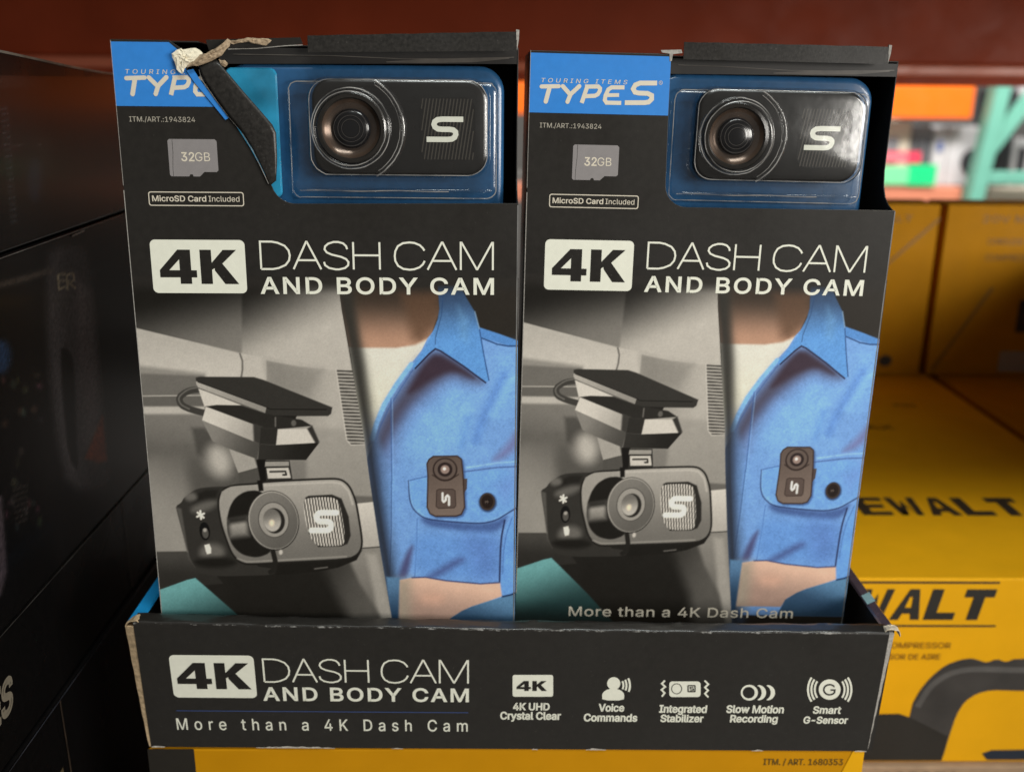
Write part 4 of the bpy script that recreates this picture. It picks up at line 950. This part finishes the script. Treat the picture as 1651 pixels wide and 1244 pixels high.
fl = IF(); fl.band(ell(1091, 1109, 8.6, 8.6), ell(1091, 1109, 7.6, 7.6)); fl.band(rr(1108.5, 1103, 1121.5, 1114.5, 1.5), rr(1110.2, 1104.7, 1119.8, 1112.8, .8)); fl.ribbon([(1118, 1106.5), (1112.5, 1106.5), (1112.5, 1109), (1118, 1109), (1118, 1111.5), (1112.5, 1111.5)], 1.3)
icon(fl).build('icon_detail', m_black, si, plane=lambda s, t, y: on_front(s, t, -0.3))
fl = IF().band(ell(1208, 1115.5, 13.8, 12.6), ell(1207, 1115.5, 9.8, 9.3))
for cx in (1222, 1236.5):
    out = ell(cx, 1115.5, 13, 12.4, 24, -84, 84); inn = ell(cx - 6, 1115.5, 12, 12.4, 24, -66, 66)
    fl.add(out + inn, [[i, i + 1, len(out) + i + 1, len(out) + i] for i in range(24)])
icon(fl).build('motion_icon', m_white, tray, plane=on_front)
fl = IF().poly(ell(1337.5, 1110.5, 17.6, 16.4))
for r_, w in ((22, 3.0), (27.5, 3.2), (33, 3.2)):
    fl.ribbon(ell(1338, 1110.5, r_ + 1.5, r_ + 1.5, 14, -34, 34), w); fl.ribbon(ell(1337, 1110.5, r_ + 1.5, r_ + 1.5, 14, 146, 214), w)
gi = icon(fl).build('sensor_icon', m_white, tray, plane=on_front)
fl = IF().ribbon([(1345, 1105)] + ell(1337.5, 1110.5, 9.4, 8.2, 20, -40, -325) + [(1346, 1111), (1339, 1111)], 2.4); icon(fl).build('icon_lettering', m_darkline, gi, plane=lambda s, t, y: on_front(s, t, -0.3))

def crumple(name, m, parent, base, nu, nv, amp, seed, thick=0.5):
    """thin torn sheet: base(u,v)->(x,y,z); ragged along the v=1 border"""
    R = np.random.default_rng(seed); g = Geo(); rings = []
    for i in range(nu + 1):
        u = i / nu; rag = 1 + 0.22 * R.standard_normal(); row = []
        for j in range(nv + 1):
            v = j / nv * (rag if j == nv else 1); p = np.array(base(u, v), float) + R.standard_normal(3) * amp * (0.3 + j / nv); row.append(tuple(p))
        rings.append(row)
    g.loft(rings, closed=False); o = g.build(name, m, parent, smooth=False)
    s_ = o.modifiers.new('thickness', 'SOLIDIFY'); s_.thickness = thick * MM; s_.offset = 0
    b_ = o.modifiers.new('soft', 'SUBSURF'); b_.levels = 1; b_.render_levels = 2
    return o
# torn kraft corners
def curl_l(u, v):   # wraps over the wall end, from the outer side to the front edge
    a = u * math.pi * 1.05; return (1.2 - 4.0 * math.cos(a) + .5 * math.sin(7 * u), -5.9 + 5.0 * v, 70.2 + 4.0 * math.sin(a) - 0.6 * u + .5 * math.sin(11 * u + 2 * v))
crumple('torn_corner', m_kraft, tray, curl_l, 14, 5, 0.36, 3, 0.5)
g = Geo(); n = 14; rg = []
for k in range(n + 1):
    t = k / n; z = 70.5 * (1 - t); w = 3.6 * (1 - t) ** 0.8 + 1.2 + 0.12 * math.sin(k * 2.1); rg.append([(1.4 - w, -5.9 * (1 - t) - 0.2 + 1.4 * (1 - t), z), (1.35, -6.2 * (1 - t) + 0.4, z), (1.35, 1.5, z), (1.4 - w, 1.5, z)])
g.loft(rg, True, True); g.build('kraft_edge', m_kraft, tray, bevel=.3)
def curl_r(u, v):
    a = u * math.pi; return (360.2 - 4.0 * math.cos(a), -5.2 + 5.2 * v, 67.8 + 4.6 * math.sin(a) + 0.6 * math.sin(9 * u))
crumple('torn_corner', mat('frayed_pale_board', (0.60, 0.52, 0.40), .95, .1, vary=.2, scale=600, bump=.6), tray, curl_r, 14, 5, 0.42, 5, 0.5)
g = Geo(); rg = []
for k in range(n + 1):
    t = k / n; z = 70.0 * (1 - t); x = 358.8 + 2.2 * (1 - t) + 0.15 * math.sin(k * 3); rg.append([(358.4, -6.05 * (1 - t) + .1, z), (x, -5.6 * (1 - t) + .2, z), (x + .3, 1.2, z), (358.4, 1.2, z)])
g.loft(rg, True, True); g.build('card_edge', m_edge, tray)
# scuffed patches along creases
def scuffs(name, spans, parent, seed):
    R = np.random.default_rng(seed)
    for (s0, s1, z0, z1, lift) in spans:
        g = Geo()
        n_ = max(4, int((s1 - s0) / 1.6)); up = []; lo = []
        for i in range(n_ + 1):
            s_ = s0 + (s1 - s0) * i / n_; e = 0.35 + 0.65 * math.sin(math.pi * i / n_)
            up.append(on_front(s_, z0 + (z1 - z0) * e * R.uniform(.5, 1.1), lift)); lo.append(on_front(s_, z0 - 0.12 * R.uniform(0, 1), lift))
        g.loft([lo, up], closed=False); g.build(name, m_scuff, parent)
scuffs('scuffed_edge', [(53, 92, .0, 1.15, -.35), (217, 227, 0, 1.3, -.35), (300, 306, 0, .9, -.35), (1.5, 8, 0, 1.4, -.35), (190, 193, 0, .8, -.35), (352, 358, 0, 1.0, -.35), (120, 126, 0, .5, -.35)], tray, 11)
# ------------------------------------------------------------------ the two packages
H = 337
def uvz(pts): return [(u, H - v) for u, v in pts]
BL_ = [[0.99991, -0.013423, -0.00064], [0.013438, 0.999132, 0.039427], [0.000111, -0.039432, 0.999222]]
BR_ = [[0.999876, -0.008414, 0.013329], [0.008218, 0.999857, 0.014752], [-0.013451, -0.014641, 0.999802]]
DEPTH = 66
def arc(cx, cv, r, a0, a1, n=6): return [(cx + r * math.cos(math.radians(a0 + (a1 - a0) * i / n)), cv + r * math.sin(math.radians(a0 + (a1 - a0) * i / n))) for i in range(n + 1)]

def package(loc, basis, W, torn, label, group):
    r = empty('camera_package', loc, basis); tag(r, label, 'package', group)
    # carton shell
    g = Geo()
    lower = [(73, 71.2)] + [] ; corner = arc(73, 61.2, 10, 90, 180)
    if torn: edge = [(0, 4.6), (24, 4.7), (29, 8), (31, 17), (38, 24), (47.5, 35.5), (55, 48), (62, 62)] + arc(73, 61.2, 10, 165, 90) + [(W, 70.4), (W, H), (0, H)]
    else: edge = [(0, 5.0), (61.8, 5.2), (62.2, 30), (63.0, 61.2)] + corner[::-1][1:] + [(W, 70.8), (W, H), (0, H)]
    g.prism(uvz(edge), 0, 0.6)
    g.prism([(0, 0), (0, H - 5), (0.6, H - 5), (0.6, 0)], 0.62, DEPTH)                                   # left side
    notch = [(0.62, 0), (0.62, H - 71), (3, H - 70.6), (8, H - 69), (13, H - 66), (16.5, H - 61), (18, H - 54), (18, H - 5), (DEPTH, H - 5), (DEPTH, 0)]
    n_ = len(notch); g.add([(W - 0.6, y, z) for y, z in notch] + [(W, y, z) for y, z in notch], [list(range(n_)), list(range(2 * n_ - 1, n_ - 1, -1))] + [[i, (i + 1) % n_, n_ + (i + 1) % n_, n_ + i] for i in range(n_)])
    g.box(0.6, W - .6, DEPTH - .6, DEPTH, 0, H - 5)
    g.box(0.6, W - .6, .62, DEPTH - .62, 0, 0.6)
    if torn: g.box(0.62, 36, .62, DEPTH - .62, H - 5.6, H - 5)
    else: g.box(0.62, 62, .62, DEPTH - .62, H - 5.6, H - 5)
    g.box(36.1 if torn else 62.1, W - .62, 17.5, DEPTH - .62, H - 5.6, H - 5)
    g.build('carton_shell', m_black, r, bevel=0.18)
    # pale cut edges of the card round the window
    fl = Flat(); ed = [(W, 71.0), (73, 71.55 if not torn else 71.5)] + arc(73, 61.2, 10.25, 92, 150)
    fl.ribbon(uvz(ed), 0.55); fl.build('cut_edge', m_edge, r, y=0.3)
    fl = Flat(); fl.ribbon([(W - .2, H - 71.2), (W - .2, 14)], 0.55); fl.build('worn_corner_edge', mat('worn_corner_print', (0.16, 0.155, 0.15), .6, vary=.6, scale=60), r, y=-0.12)
    fl = Flat(); fl.ribbon([(0.15, H - 66), (0.15, 70)], 0.34); fl.ribbon([(0.15, H - 5), (0.15, H - 64)], 0.2); fl.build('worn_corner_edge', m_edge, r, y=-0.12)
    # inner header wall and hang flap
    g = Geo(); x0 = 40 if torn else 62
    g.prism(uvz([(x0, 6.2), (W - .7, 6.2), (W - .7, 11.8), (120, 12.2), (x0, 13.0)]), 17.0, 17.6)
    g.build('header_card', m_inside, r)
    fl = Flat()
    fl.ribbon(uvz([(x0 + 6, 9.0), (90, 9.2), (120, 10.2), (150, 9.8), (W - 2, 9.0)]), 0.35)
    lo = [(112, 11.4), (125, 10.4), (150, 9.4), (W - 4, 9.0)]; up = [(112, 11.7), (126, 11.9), (150, 11.3), (W - 4, 9.6)]
    fl.add(uvz(lo) + uvz(up), [[0, 1, 5, 4], [1, 2, 6, 5], [2, 3, 7, 6]]); fl.build('creased_edge', mat('creased_card_sheen', (0.10, 0.09, 0.08), .35, vary=.4, scale=80), r, y=16.8)
    g = Geo(); xa = 79.5 if torn else 69
    za, zb_ = (1.5, 8.4) if torn else (-.6, 6.8); dz = 2.6 if torn else .2
    rows = []
    for k in range(13):
        t = k / 12; u = xa + (W - 8 + (7 if torn else 0) - xa) * t; v0 = za - dz * t + .12 * math.sin(k * 2.3); v1 = zb_ - dz * .6 * t
        rows.append([(u, 10.5, H - v0), (u, 9.8, H - v1), (u, 10.4, H - v1), (u, 11.1, H - v0)])
    g.loft(rows, True, True); hf = g.build('hang_flap', m_flap, r)
    uE = W - 8 + (7 if torn else 0)
    g = Geo(); g.prism(uvz([(uE - .4, za - dz - .8), (uE + 1.0, za - dz - .6), (uE + .9, za - dz + 3), (uE + .1, zb_ - dz * .6)]), 10.2, 11.4); g.build('bent_corner', m_edge, r)
    if not torn:
        g = Geo(); g.prism(uvz([(57, 3.6), (66, 3.2), (66.5, 4.6), (62.4, 5.2), (62.1, 8), (61.2, 8.2), (60.9, 5.0), (57.5, 4.6)]), -.25, .5); g.build('frayed_edge', m_edge, r)
    # printed artwork
    pp = bpy.data.objects.new('photo_print', print_mesh); col.objects.link(pp); pp.parent = r
    U = lambda q: [(face_l(*p)[0], H - face_l(*p)[1]) for p in q]
    R2 = lambda q: [(face_r(*p)[0], H - face_r(*p)[1]) for p in q]
    # blue brand panel
    if torn: bp_ = uvz([(0.0, 5.6), (24, 5.6), (28.6, 9.5), (30.6, 17.5), (37.2, 24.5), (43.8, 32), (42, 31.2), (0.0, 31.2)])
    else: bp_ = uvz([(0.0, 6.0), (61.7, 6.2), (62.0, 31.1), (0.0, 31.1)])
    panel = Flat().poly(bp_).build('brand_panel', m_blue, r, y=-0.09)
    c3 = lambda *pts: R2([(830 + .2412 * a, 50 + .2412 * b) for a, b in pts])
    fl = Flat(); w = 6.6 * .2655
    fl.ribbon(c3((172, 372), (287, 370)), w, caps=True); fl.ribbon(c3((226, 376), (200, 472)), w * 1.1, caps=True)
    fl.ribbon(c3((314, 370), (362, 424)), w * 1.05, caps=True); fl.ribbon(c3((424, 370), (366, 424), (345, 474)), w * 1.05, caps=True)
    fl.ribbon(c3((462, 373), (550, 372), (563, 385), (561, 402), (548, 424), (528, 434), (462, 437)), w); fl.ribbon(c3((476, 376), (440, 482)), w * 1.05)
    fl.ribbon(c3((726, 378), (640, 378), (618, 392), (600, 430), (594, 462), (606, 480), (704, 482)), w); fl.ribbon(c3((602, 430), (690, 429)), w * .9)
    if torn: fl.clip(*(lambda a, b: (a, (1.0, 0.72)))((42.0, H - 25.5), 0))
    else: fl.ribbon(c3((944, 349), (830, 349), (798, 362), (784, 388), (796, 410), (822, 416), (880, 418), (908, 432), (908, 456), (888, 476), (860, 480), (728, 480)), w * 1.15)
    if not torn:
        q = c3((968, 347))[0]; fl.band(ell(q[0], q[1], .85, .85, 20), ell(q[0], q[1], .68, .68, 20)); fl.text('R', q[0] - .32, q[0] + .32, q[1] - .42, .84)
    fl.build('brand_lettering', m_white2, panel, y=-0.16)
    fl = Flat(); a, b_ = c3((166, 346), (742, 354)); t_ = 'TOURING ITEMS'
    fl.text(t_, a[0], b_[0], (a[1] + b_[1]) / 2, 1.75, bold=-.012, shear=.2, gap=1.45)
    if torn: fl.clip((33.2, H - 22.0), (1, .9))
    fl.build('small_brand_lettering', m_white2, panel, y=-0.16)
    # item number, memory card, note
    Flat().text('ITM./ART.:1943824', 5.1, 32.6, H - 37.5, 2.05, bold=0.0).build('item_lettering', m_dimtext, r, y=-.14)
    fl = Flat().poly(uvz([(20.3, 45.2), (21.0, 44.5), (40.2, 44.5), (41.0, 45.3), (41.0, 57.4), (40.2, 58.1), (35, 58.1), (33, 60), (30.3, 60), (29.9, 59.1), (29.0, 59.1), (28.4, 60), (20.9, 60), (20.3, 59.4)]))
    mc = fl.build('memory_card_print', m_grey, r, y=-.10)
    Flat().ribbon(uvz([(22.3, 44.6), (22.3, 50), (21.8, 56), (21.8, 59.9)]), .16).build('card_seam', m_darkline, mc, y=-.15)
    fl = Flat().text('32', 25.6, 31.2, H - 53.6, 3.6, bold=.03); fl.text('GB', 31.5, 37.8, H - 53.6, 3.6, bold=-.004); fl.build('capacity_lettering', m_white2, mc, y=-.16)
    nf = Flat().band(rr(10.35, H - 72.5, 51.1, H - 66.45, 1.1), rr(10.75, H - 72.1, 50.7, H - 66.85, .8)).build('note_frame', m_white2, r, y=-.12)
    fl = Flat().text('MicroSD Card', 11.9, 35.0, H - 70.55, 2.35, bold=.03); fl.text('Included', 36.0, 49.2, H - 70.55, 2.35); fl.build('note_lettering', m_white2, nf, y=-.15)
    # title
    bd = Flat().poly(rr(9.2, H - 110.4, 50.2, H - 87.0, 2.3)).build('title_badge', m_white, r, y=-.12)
    k0 = U([(255.2, 457.5), (387, 402)]); four_k(Flat(), 12.7, 46.9, H - 106.3, H - 91.3).build('badge_lettering', m_black, bd, y=-.18)
    thin_title(Flat(), None, 56.9, 158.6, H - 99.6, H - 87.6, .84).build('title_lettering', m_white, r, y=-.14)
    Flat().text('AND BODY CAM', 56.1, 159.2, H - 110.4, 7.05, bold=.034, gap=1.12).build('subtitle_lettering', m_white, r, y=-.14)
    Flat().text('More than a 4K Dash Cam', 27.4, 143.4, H - 279.7, 5.3, bold=.012, gap=1.05).build('tagline_lettering', m_white2, r, y=-.2)
    # blue plastic insert with a rounded border and a recess
    xl = 58 if not torn else 40
    xr = 160 if not torn else 163.5
    g = Geo(); rg = []
    for x0, z0, x1, z1, rad, y in ((xl, H - 86, xr, H - 12.6, 11, 30), (xl, H - 86, xr, H - 12.6, 11, 21), (xl + .4, H - 85.6, xr - .4, H - 13, 10.6, 19), (xl + 1.6, H - 84.4, xr - 1.6, H - 14.2, 9.6, 18),
                              (xl + 3, H - 83, xr - 3, H - 15.5, 8.6, 17.8)):
        rg.append(ring_at(rr(x0, z0, x1, z1, rad), y))
    g.loft(rg, False, True); o = g.build('insert_tray', m_liner, r, smooth=True); o.modifiers.new('edge', 'EDGE_SPLIT').split_angle = math.radians(60)
    sh = 0 if torn else -2.5
    if torn:
        g = Geo(); g.loft([ring_at(rr(42, H - 70, 64.5, H - 14.5, 3), 17), ring_at(rr(42.6, H - 69.4, 63.9, H - 15.1, 2.6), 15.6)], False, True); g.build('insert_tab', mat('bright_blue_plastic', (0.03, 0.30, 0.52), .3, coat=.5, vary=.35, scale=45), r)
    # clear blister
    g = Geo(); X = lambda a: a + sh
    specs = [(X(68.5), 19, 161.0 if torn else 158, 70.5, 4, 17.7), (X(68.8), 19.3, 160.7 if torn else 157.7, 70.2, 4, 15.6), (X(69.6), 20.0, 160 if torn else 157, 69.4, 4, 14.2), (X(71), 21.2, 158.8 if torn else 156, 67.6, 4, 13.8),
             (X(78), 17.9, X(157.5), 60.6, 9, 13.6), (X(78.4), 18.2, X(157), 60.2, 9, 8.6), (X(79.4), 19.2, X(156), 59.2, 8.5, 7.2), (X(81), 20.8, X(154.6), 57.8, 8, 6.9)]
    rg = [ring_at(rr(a, H - d, c, H - b, e, 6), y) for a, b, c, d, e, y in specs]
    g.loft(rg, False, True)
    cx, cz = X(97.3), H - 39.6
    g.loft([ring_at(ell(cx, cz, a, a, 56), y) for a, y in ((17.4, 6.8), (16.9, 5.2), (16.4, 2.2), (15.8, 1.2), (14.8, .9))], False, False)
    rgc = []
    for i in range(25):      # raised crescent beside the lens dome
        a = math.radians(-62 + 124 * i / 24); w_ = 0.9 + .3 * math.cos(a)
        rgc.append([(cx + (22.6 - w_) * math.cos(a), 6.85, cz + (22.6 - w_) * math.sin(a)), (cx + 22.4 * math.cos(a), 5.6, cz + 22.4 * math.sin(a)), (cx + 22.9 * math.cos(a), 5.6, cz + 22.9 * math.sin(a)), (cx + (22.6 + w_) * math.cos(a), 6.85, cz + (22.6 + w_) * math.sin(a))])
    g.loft(rgc, False, False, closed=False)
    for (xa, xb) in ((76, 148), (152, 158)):  # pressed ribs near the bottom
        z0 = H - 66.2; ribs = []
        for k in range(11):
            u = X(xa) + (xb - xa) * k / 10; hh = 1.2 * math.sin(math.pi * min(max(k / 10, .03), .97)) ** .3
            ribs.append([(u, 14, z0 - .9), (u, 14 - hh, z0 - .5), (u, 14 - hh, z0 + .5), (u, 14, z0 + .9)])
        g.loft(ribs, False, False, closed=False)
    b_ = g.build('clear_blister', m_clear, r, smooth=True, fix=False); b_.modifiers.new('edge', 'EDGE_SPLIT').split_angle = math.radians(70)
    g = Geo()
    def tube(path, rad, closed=True):
        rg = []; n = len(path)
        for k in range(n):
            x, y, z = path[k]; a = path[(k + 1) % n] if (closed or k < n - 1) else path[k]; b = path[k - 1] if (closed or k > 0) else path[k]
            t = np.array([a[0] - b[0], 0, a[2] - b[2]]); t = t / (np.linalg.norm(t) + 1e-9); nx, nz = -t[2], t[0]
            rg.append([(x + nx * rad * math.cos(q), y + rad * math.sin(q), z + nz * rad * math.cos(q)) for q in (0, 1.57, 3.14, 4.71)])
        if closed: rg.append(rg[0])
        g.loft(rg, False, False)
    R4 = np.random.default_rng(3 if torn else 4)
    jit = lambda pts, a=.12: [(x + R4.normal() * a, y, z + R4.normal() * a) for x, y, z in pts]
    a, b, c, d, e, y = specs[2]; tube(jit(ring_at(rr(a, H - d, c, H - b, e, 6), y - .1)), .24)
    a, b, c, d, e, y = specs[6]; tube(jit(ring_at(rr(a, H - d, c, H - b, e, 6), y - .1), .08), .2)
    tube(jit(ring_at(ell(cx, cz, 16.9, 16.9, 56), 4.6), .06), .26); tube(jit(ring_at(ell(cx, cz, 15.4, 15.4, 56), 1.0), .06), .2)
    tube(jit(ring_at(ell(cx, cz, 22.5, 22.5, 24, -62, 62), 5.7), .06), .3, False)
    tube(jit(ring_at(ell(cx, cz, 21.0, 21.0, 20, -58, 60), 6.6), .06), .18, False)
    tube([(X(73) + 66 * k / 12, 12.6, H - 66.4 + .2 * math.sin(k)) for k in range(13)], .25, False)
    g.build('blister_edge_glints', m_edge_glint, r, smooth=True)  # pale tubes drawn as highlights along the edges of the clear blister
    # torn and rolled strip
    if torn:
        g = Geo(); rows = []; N = 16
        Lp = [face_l(*p) for p in ((321, 106), (328, 127), (350, 160), (371, 189), (391, 212), (412, 246), (437, 299))]; Rp = [face_l(*p) for p in ((349, 95), (373, 123), (398, 153), (422, 180), (446, 208), (448, 258), (446, 291))]
        def pl_(P, t):
            k = min(int(t * 6), 5); f_ = t * 6 - k; a, b = np.array(P[k]), np.array(P[k + 1]); return a + (b - a) * f_
        for k in range(N + 1):
            t = k / N; a, b = pl_(Lp, t), pl_(Rp, t); row = []
            for j in range(9):
                s_ = j / 8; p = a + (b - a) * s_; hgt = (.9 + .55 * min(s_ / .55, (1 - s_) / .45) ** .8) * (1 - .25 * t); row.append((p[0], -.35 - hgt + .06 * math.sin(k * 3 + j * 2), H - p[1]))
            rows.append(row)
        g.loft(rows, closed=False); o = g.build('torn_strip', m_flap, r, smooth=True); s_ = o.modifiers.new('thickness', 'SOLIDIFY'); s_.thickness = .35 * MM; s_.offset = 1
        Flat().poly(U([(301, 114), (312.4, 111.7), (322, 127), (346, 159), (371, 189.5), (364, 193.4), (340, 164), (314, 133)])).build('torn_blue_edge', m_blue, r, y=-.7)
        Flat().ribbon(U([(322, 112), (326, 128), (349, 161), (370, 189), (390, 212), (411, 247), (434, 296)]), .28).build('strip_crease', m_edge, r, y=-1.15)
        def rag(name, m, outline, y0, dome, amp, seed, n_sub=3, rings=5):
            """ragged torn sheet filling an outline, its fibres standing off the card"""
            R = np.random.default_rng(seed); P = []
            for q in range(len(outline)):
                a, b = np.array(outline[q]), np.array(outline[(q + 1) % len(outline)])
                for k in range(n_sub): P.append(a + (b - a) * (k + R.uniform(0, .6)) / n_sub + R.normal(size=2) * amp * 1.3)
            P = np.array(P); c = P.mean(0); g = Geo(); rg = []
            for k in range(rings + 1):
                f_ = 1 - k / (rings + .6); rg.append([(p[0], y0 - dome * (1 - f_ ** 2) + R.normal() * amp * 1.1 * (1 if k else .5), H - p[1]) for p in c + (P - c) * f_ + R.normal(size=P.shape) * amp * .5])
            g.loft(rg, False, True); return g.build(name, m, r)
        rag('torn_paper', m_pulp, [face_l(*p) for p in ((277, 90), (286, 80), (293, 78), (297, 81), (316, 79), (330, 83), (326, 96), (312, 103), (300, 112), (297, 121), (289, 116), (283, 103))], -2.0, .9, .17, 31, 2)
        mk = mat('brown_torn_board', (0.40, 0.30, 0.20), .95, .1, vary=.4, scale=700, bump=.6)
        rag('torn_board', mk, [face_l(*p) for p in ((318, 92), (340, 84), (358, 74), (370, 64), (376, 66), (373, 74), (362, 88), (350, 97), (326, 104), (302, 112), (306, 106))], -2.3, .9, .14, 37, 2)
        rag('torn_board', mk, [face_l(*p) for p in ((371, 65), (384, 66), (398, 61), (414, 63), (430, 62), (440, 67), (428, 74), (412, 70), (398, 68), (384, 71), (374, 72))], -1.2, .6, .13, 41, 2)
        rag('torn_board', mk, [face_l(*p) for p in ((352, 96), (362, 97), (369, 103), (366, 109), (357, 104))], -1.0, .8, .15, 43, 2, 3)
        g = Geo(); g.prism(uvz([(39, 4.4), (78, 3.0), (79, 5.5), (66, 7.2), (56, 7.6), (40, 8.6)]), 1.0, 1.6); g.build('top_remnant', m_black, r)
        Flat().ribbon(uvz([(48, 8.0), (60, 7.6), (72, 6.4), (79, 6.0)]), .3).build('remnant_edge', m_edge, r, y=.9)
    return r

def camera_in(pack, sh, label):
    """the body camera sealed in a package"""
    r = bpy.data.objects.new('body_camera', None); col.objects.link(r); r.empty_display_size = .01
    r.matrix_world = pack.matrix_world @ Matrix.Translation((sh * MM, 0, 0)); tag(r, label, 'camera', 'body cameras sealed in their packages')
    g = Geo(); rg = []
    for d, y in ((0.6, 17.4), (0, 16.6), (0, 10.6), (.5, 9.6), (1.4, 9.2)): rg.append(ring_at(rr(80.2 + d, H - 59.4 + d, 155.8 - d, H - 18.9 - d, 8.5 - d * .6, 8), y))
    g.loft(rg, True, True); o = g.build('housing', m_device, r, smooth=True); o.modifiers.new('edge', 'EDGE_SPLIT').split_angle = math.radians(50)
    cx, cz = 97.3, H - 39.6; C = lambda a, y: ring_at(ell(cx, cz, a, a, 64), y)
    g = Geo(); g.loft([C(15.2, 9.3), (C(15.0, 6.0)), C(14.4, 5.0), C(13.0, 4.8), C(12.4, 5.4)], False, False); o = g.build('lens_barrel', m_ring, r, smooth=True); o.modifiers.new('edge', 'EDGE_SPLIT').split_angle = math.radians(50)
    g = Geo(); g.loft([C(12.4, 5.4), C(10.6, 7.2), C(8.4, 7.9)], False, False); g.build('lens_cone', m_bronze_glint, r, smooth=True)
    g = Geo(); g.loft([C(8.4, 7.4), C(8.1, 6.6), C(7.0, 6.0), C(5.0, 5.5), C(2.5, 5.2), C(.4, 5.15)], False, True); ln = g.build('lens', m_glass, r, smooth=True)
    fl = Flat()
    for a in (7.4, 5.6, 4.0): fl.band(ell(cx, cz, a, a, 48), ell(cx, cz, a - .22, a - .22, 48))
    fl.build('lens_rings', mat('faint_lens_ring', (0.05, 0.045, 0.042), .3), ln, y=5.0)
    bd = Flat().poly(rr(126.6, H - 53.0, 150.8, H - 26.2, 5.2)).build('badge_plate', m_device, r, y=9.1)
    fl = Flat(); clip_ = rr(126.9, H - 52.7, 150.5, H - 26.5, 5.0)
    for k in range(24):
        x = 121 + k * 1.5; seg = []
        for (za, zb) in ((H - 52.4, H - 26.8),):
            x0, x1 = x, x + 4.2; lo = max(127.6, 0); t0 = max(0, (127.5 - x0) / 4.2); t1 = min(1, (150 - x0) / 4.2)
            if t1 > t0: seg = [(x0 + 4.2 * t0, za + (zb - za) * t0), (x0 + 4.2 * t1, za + (zb - za) * t1)]
        if seg: fl.ribbon(seg, .55)
    fl.build('badge_hatching', m_hatch, bd, y=9.0)
    emblem(Flat(), 129.6, 145.6, H - 45.0, H - 34.2).build('badge_emblem', m_white, bd, y=8.9)
    return r

left = package((10.96, 3.21, -0.26), BL_, 169.6, True, 'left camera package with its front torn open and a rolled black strip', 'camera packages in the tray')
right = package((180.85, 31.26, -2.06), BR_, 169.6, False, 'right camera package with an intact blue brand panel, set further back', 'camera packages in the tray')
bpy.context.view_layer.update()
camera_in(left, 0, 'black body camera under clear plastic in the torn left package')
camera_in(right, -2.5, 'black body camera under clear plastic in the intact right package')
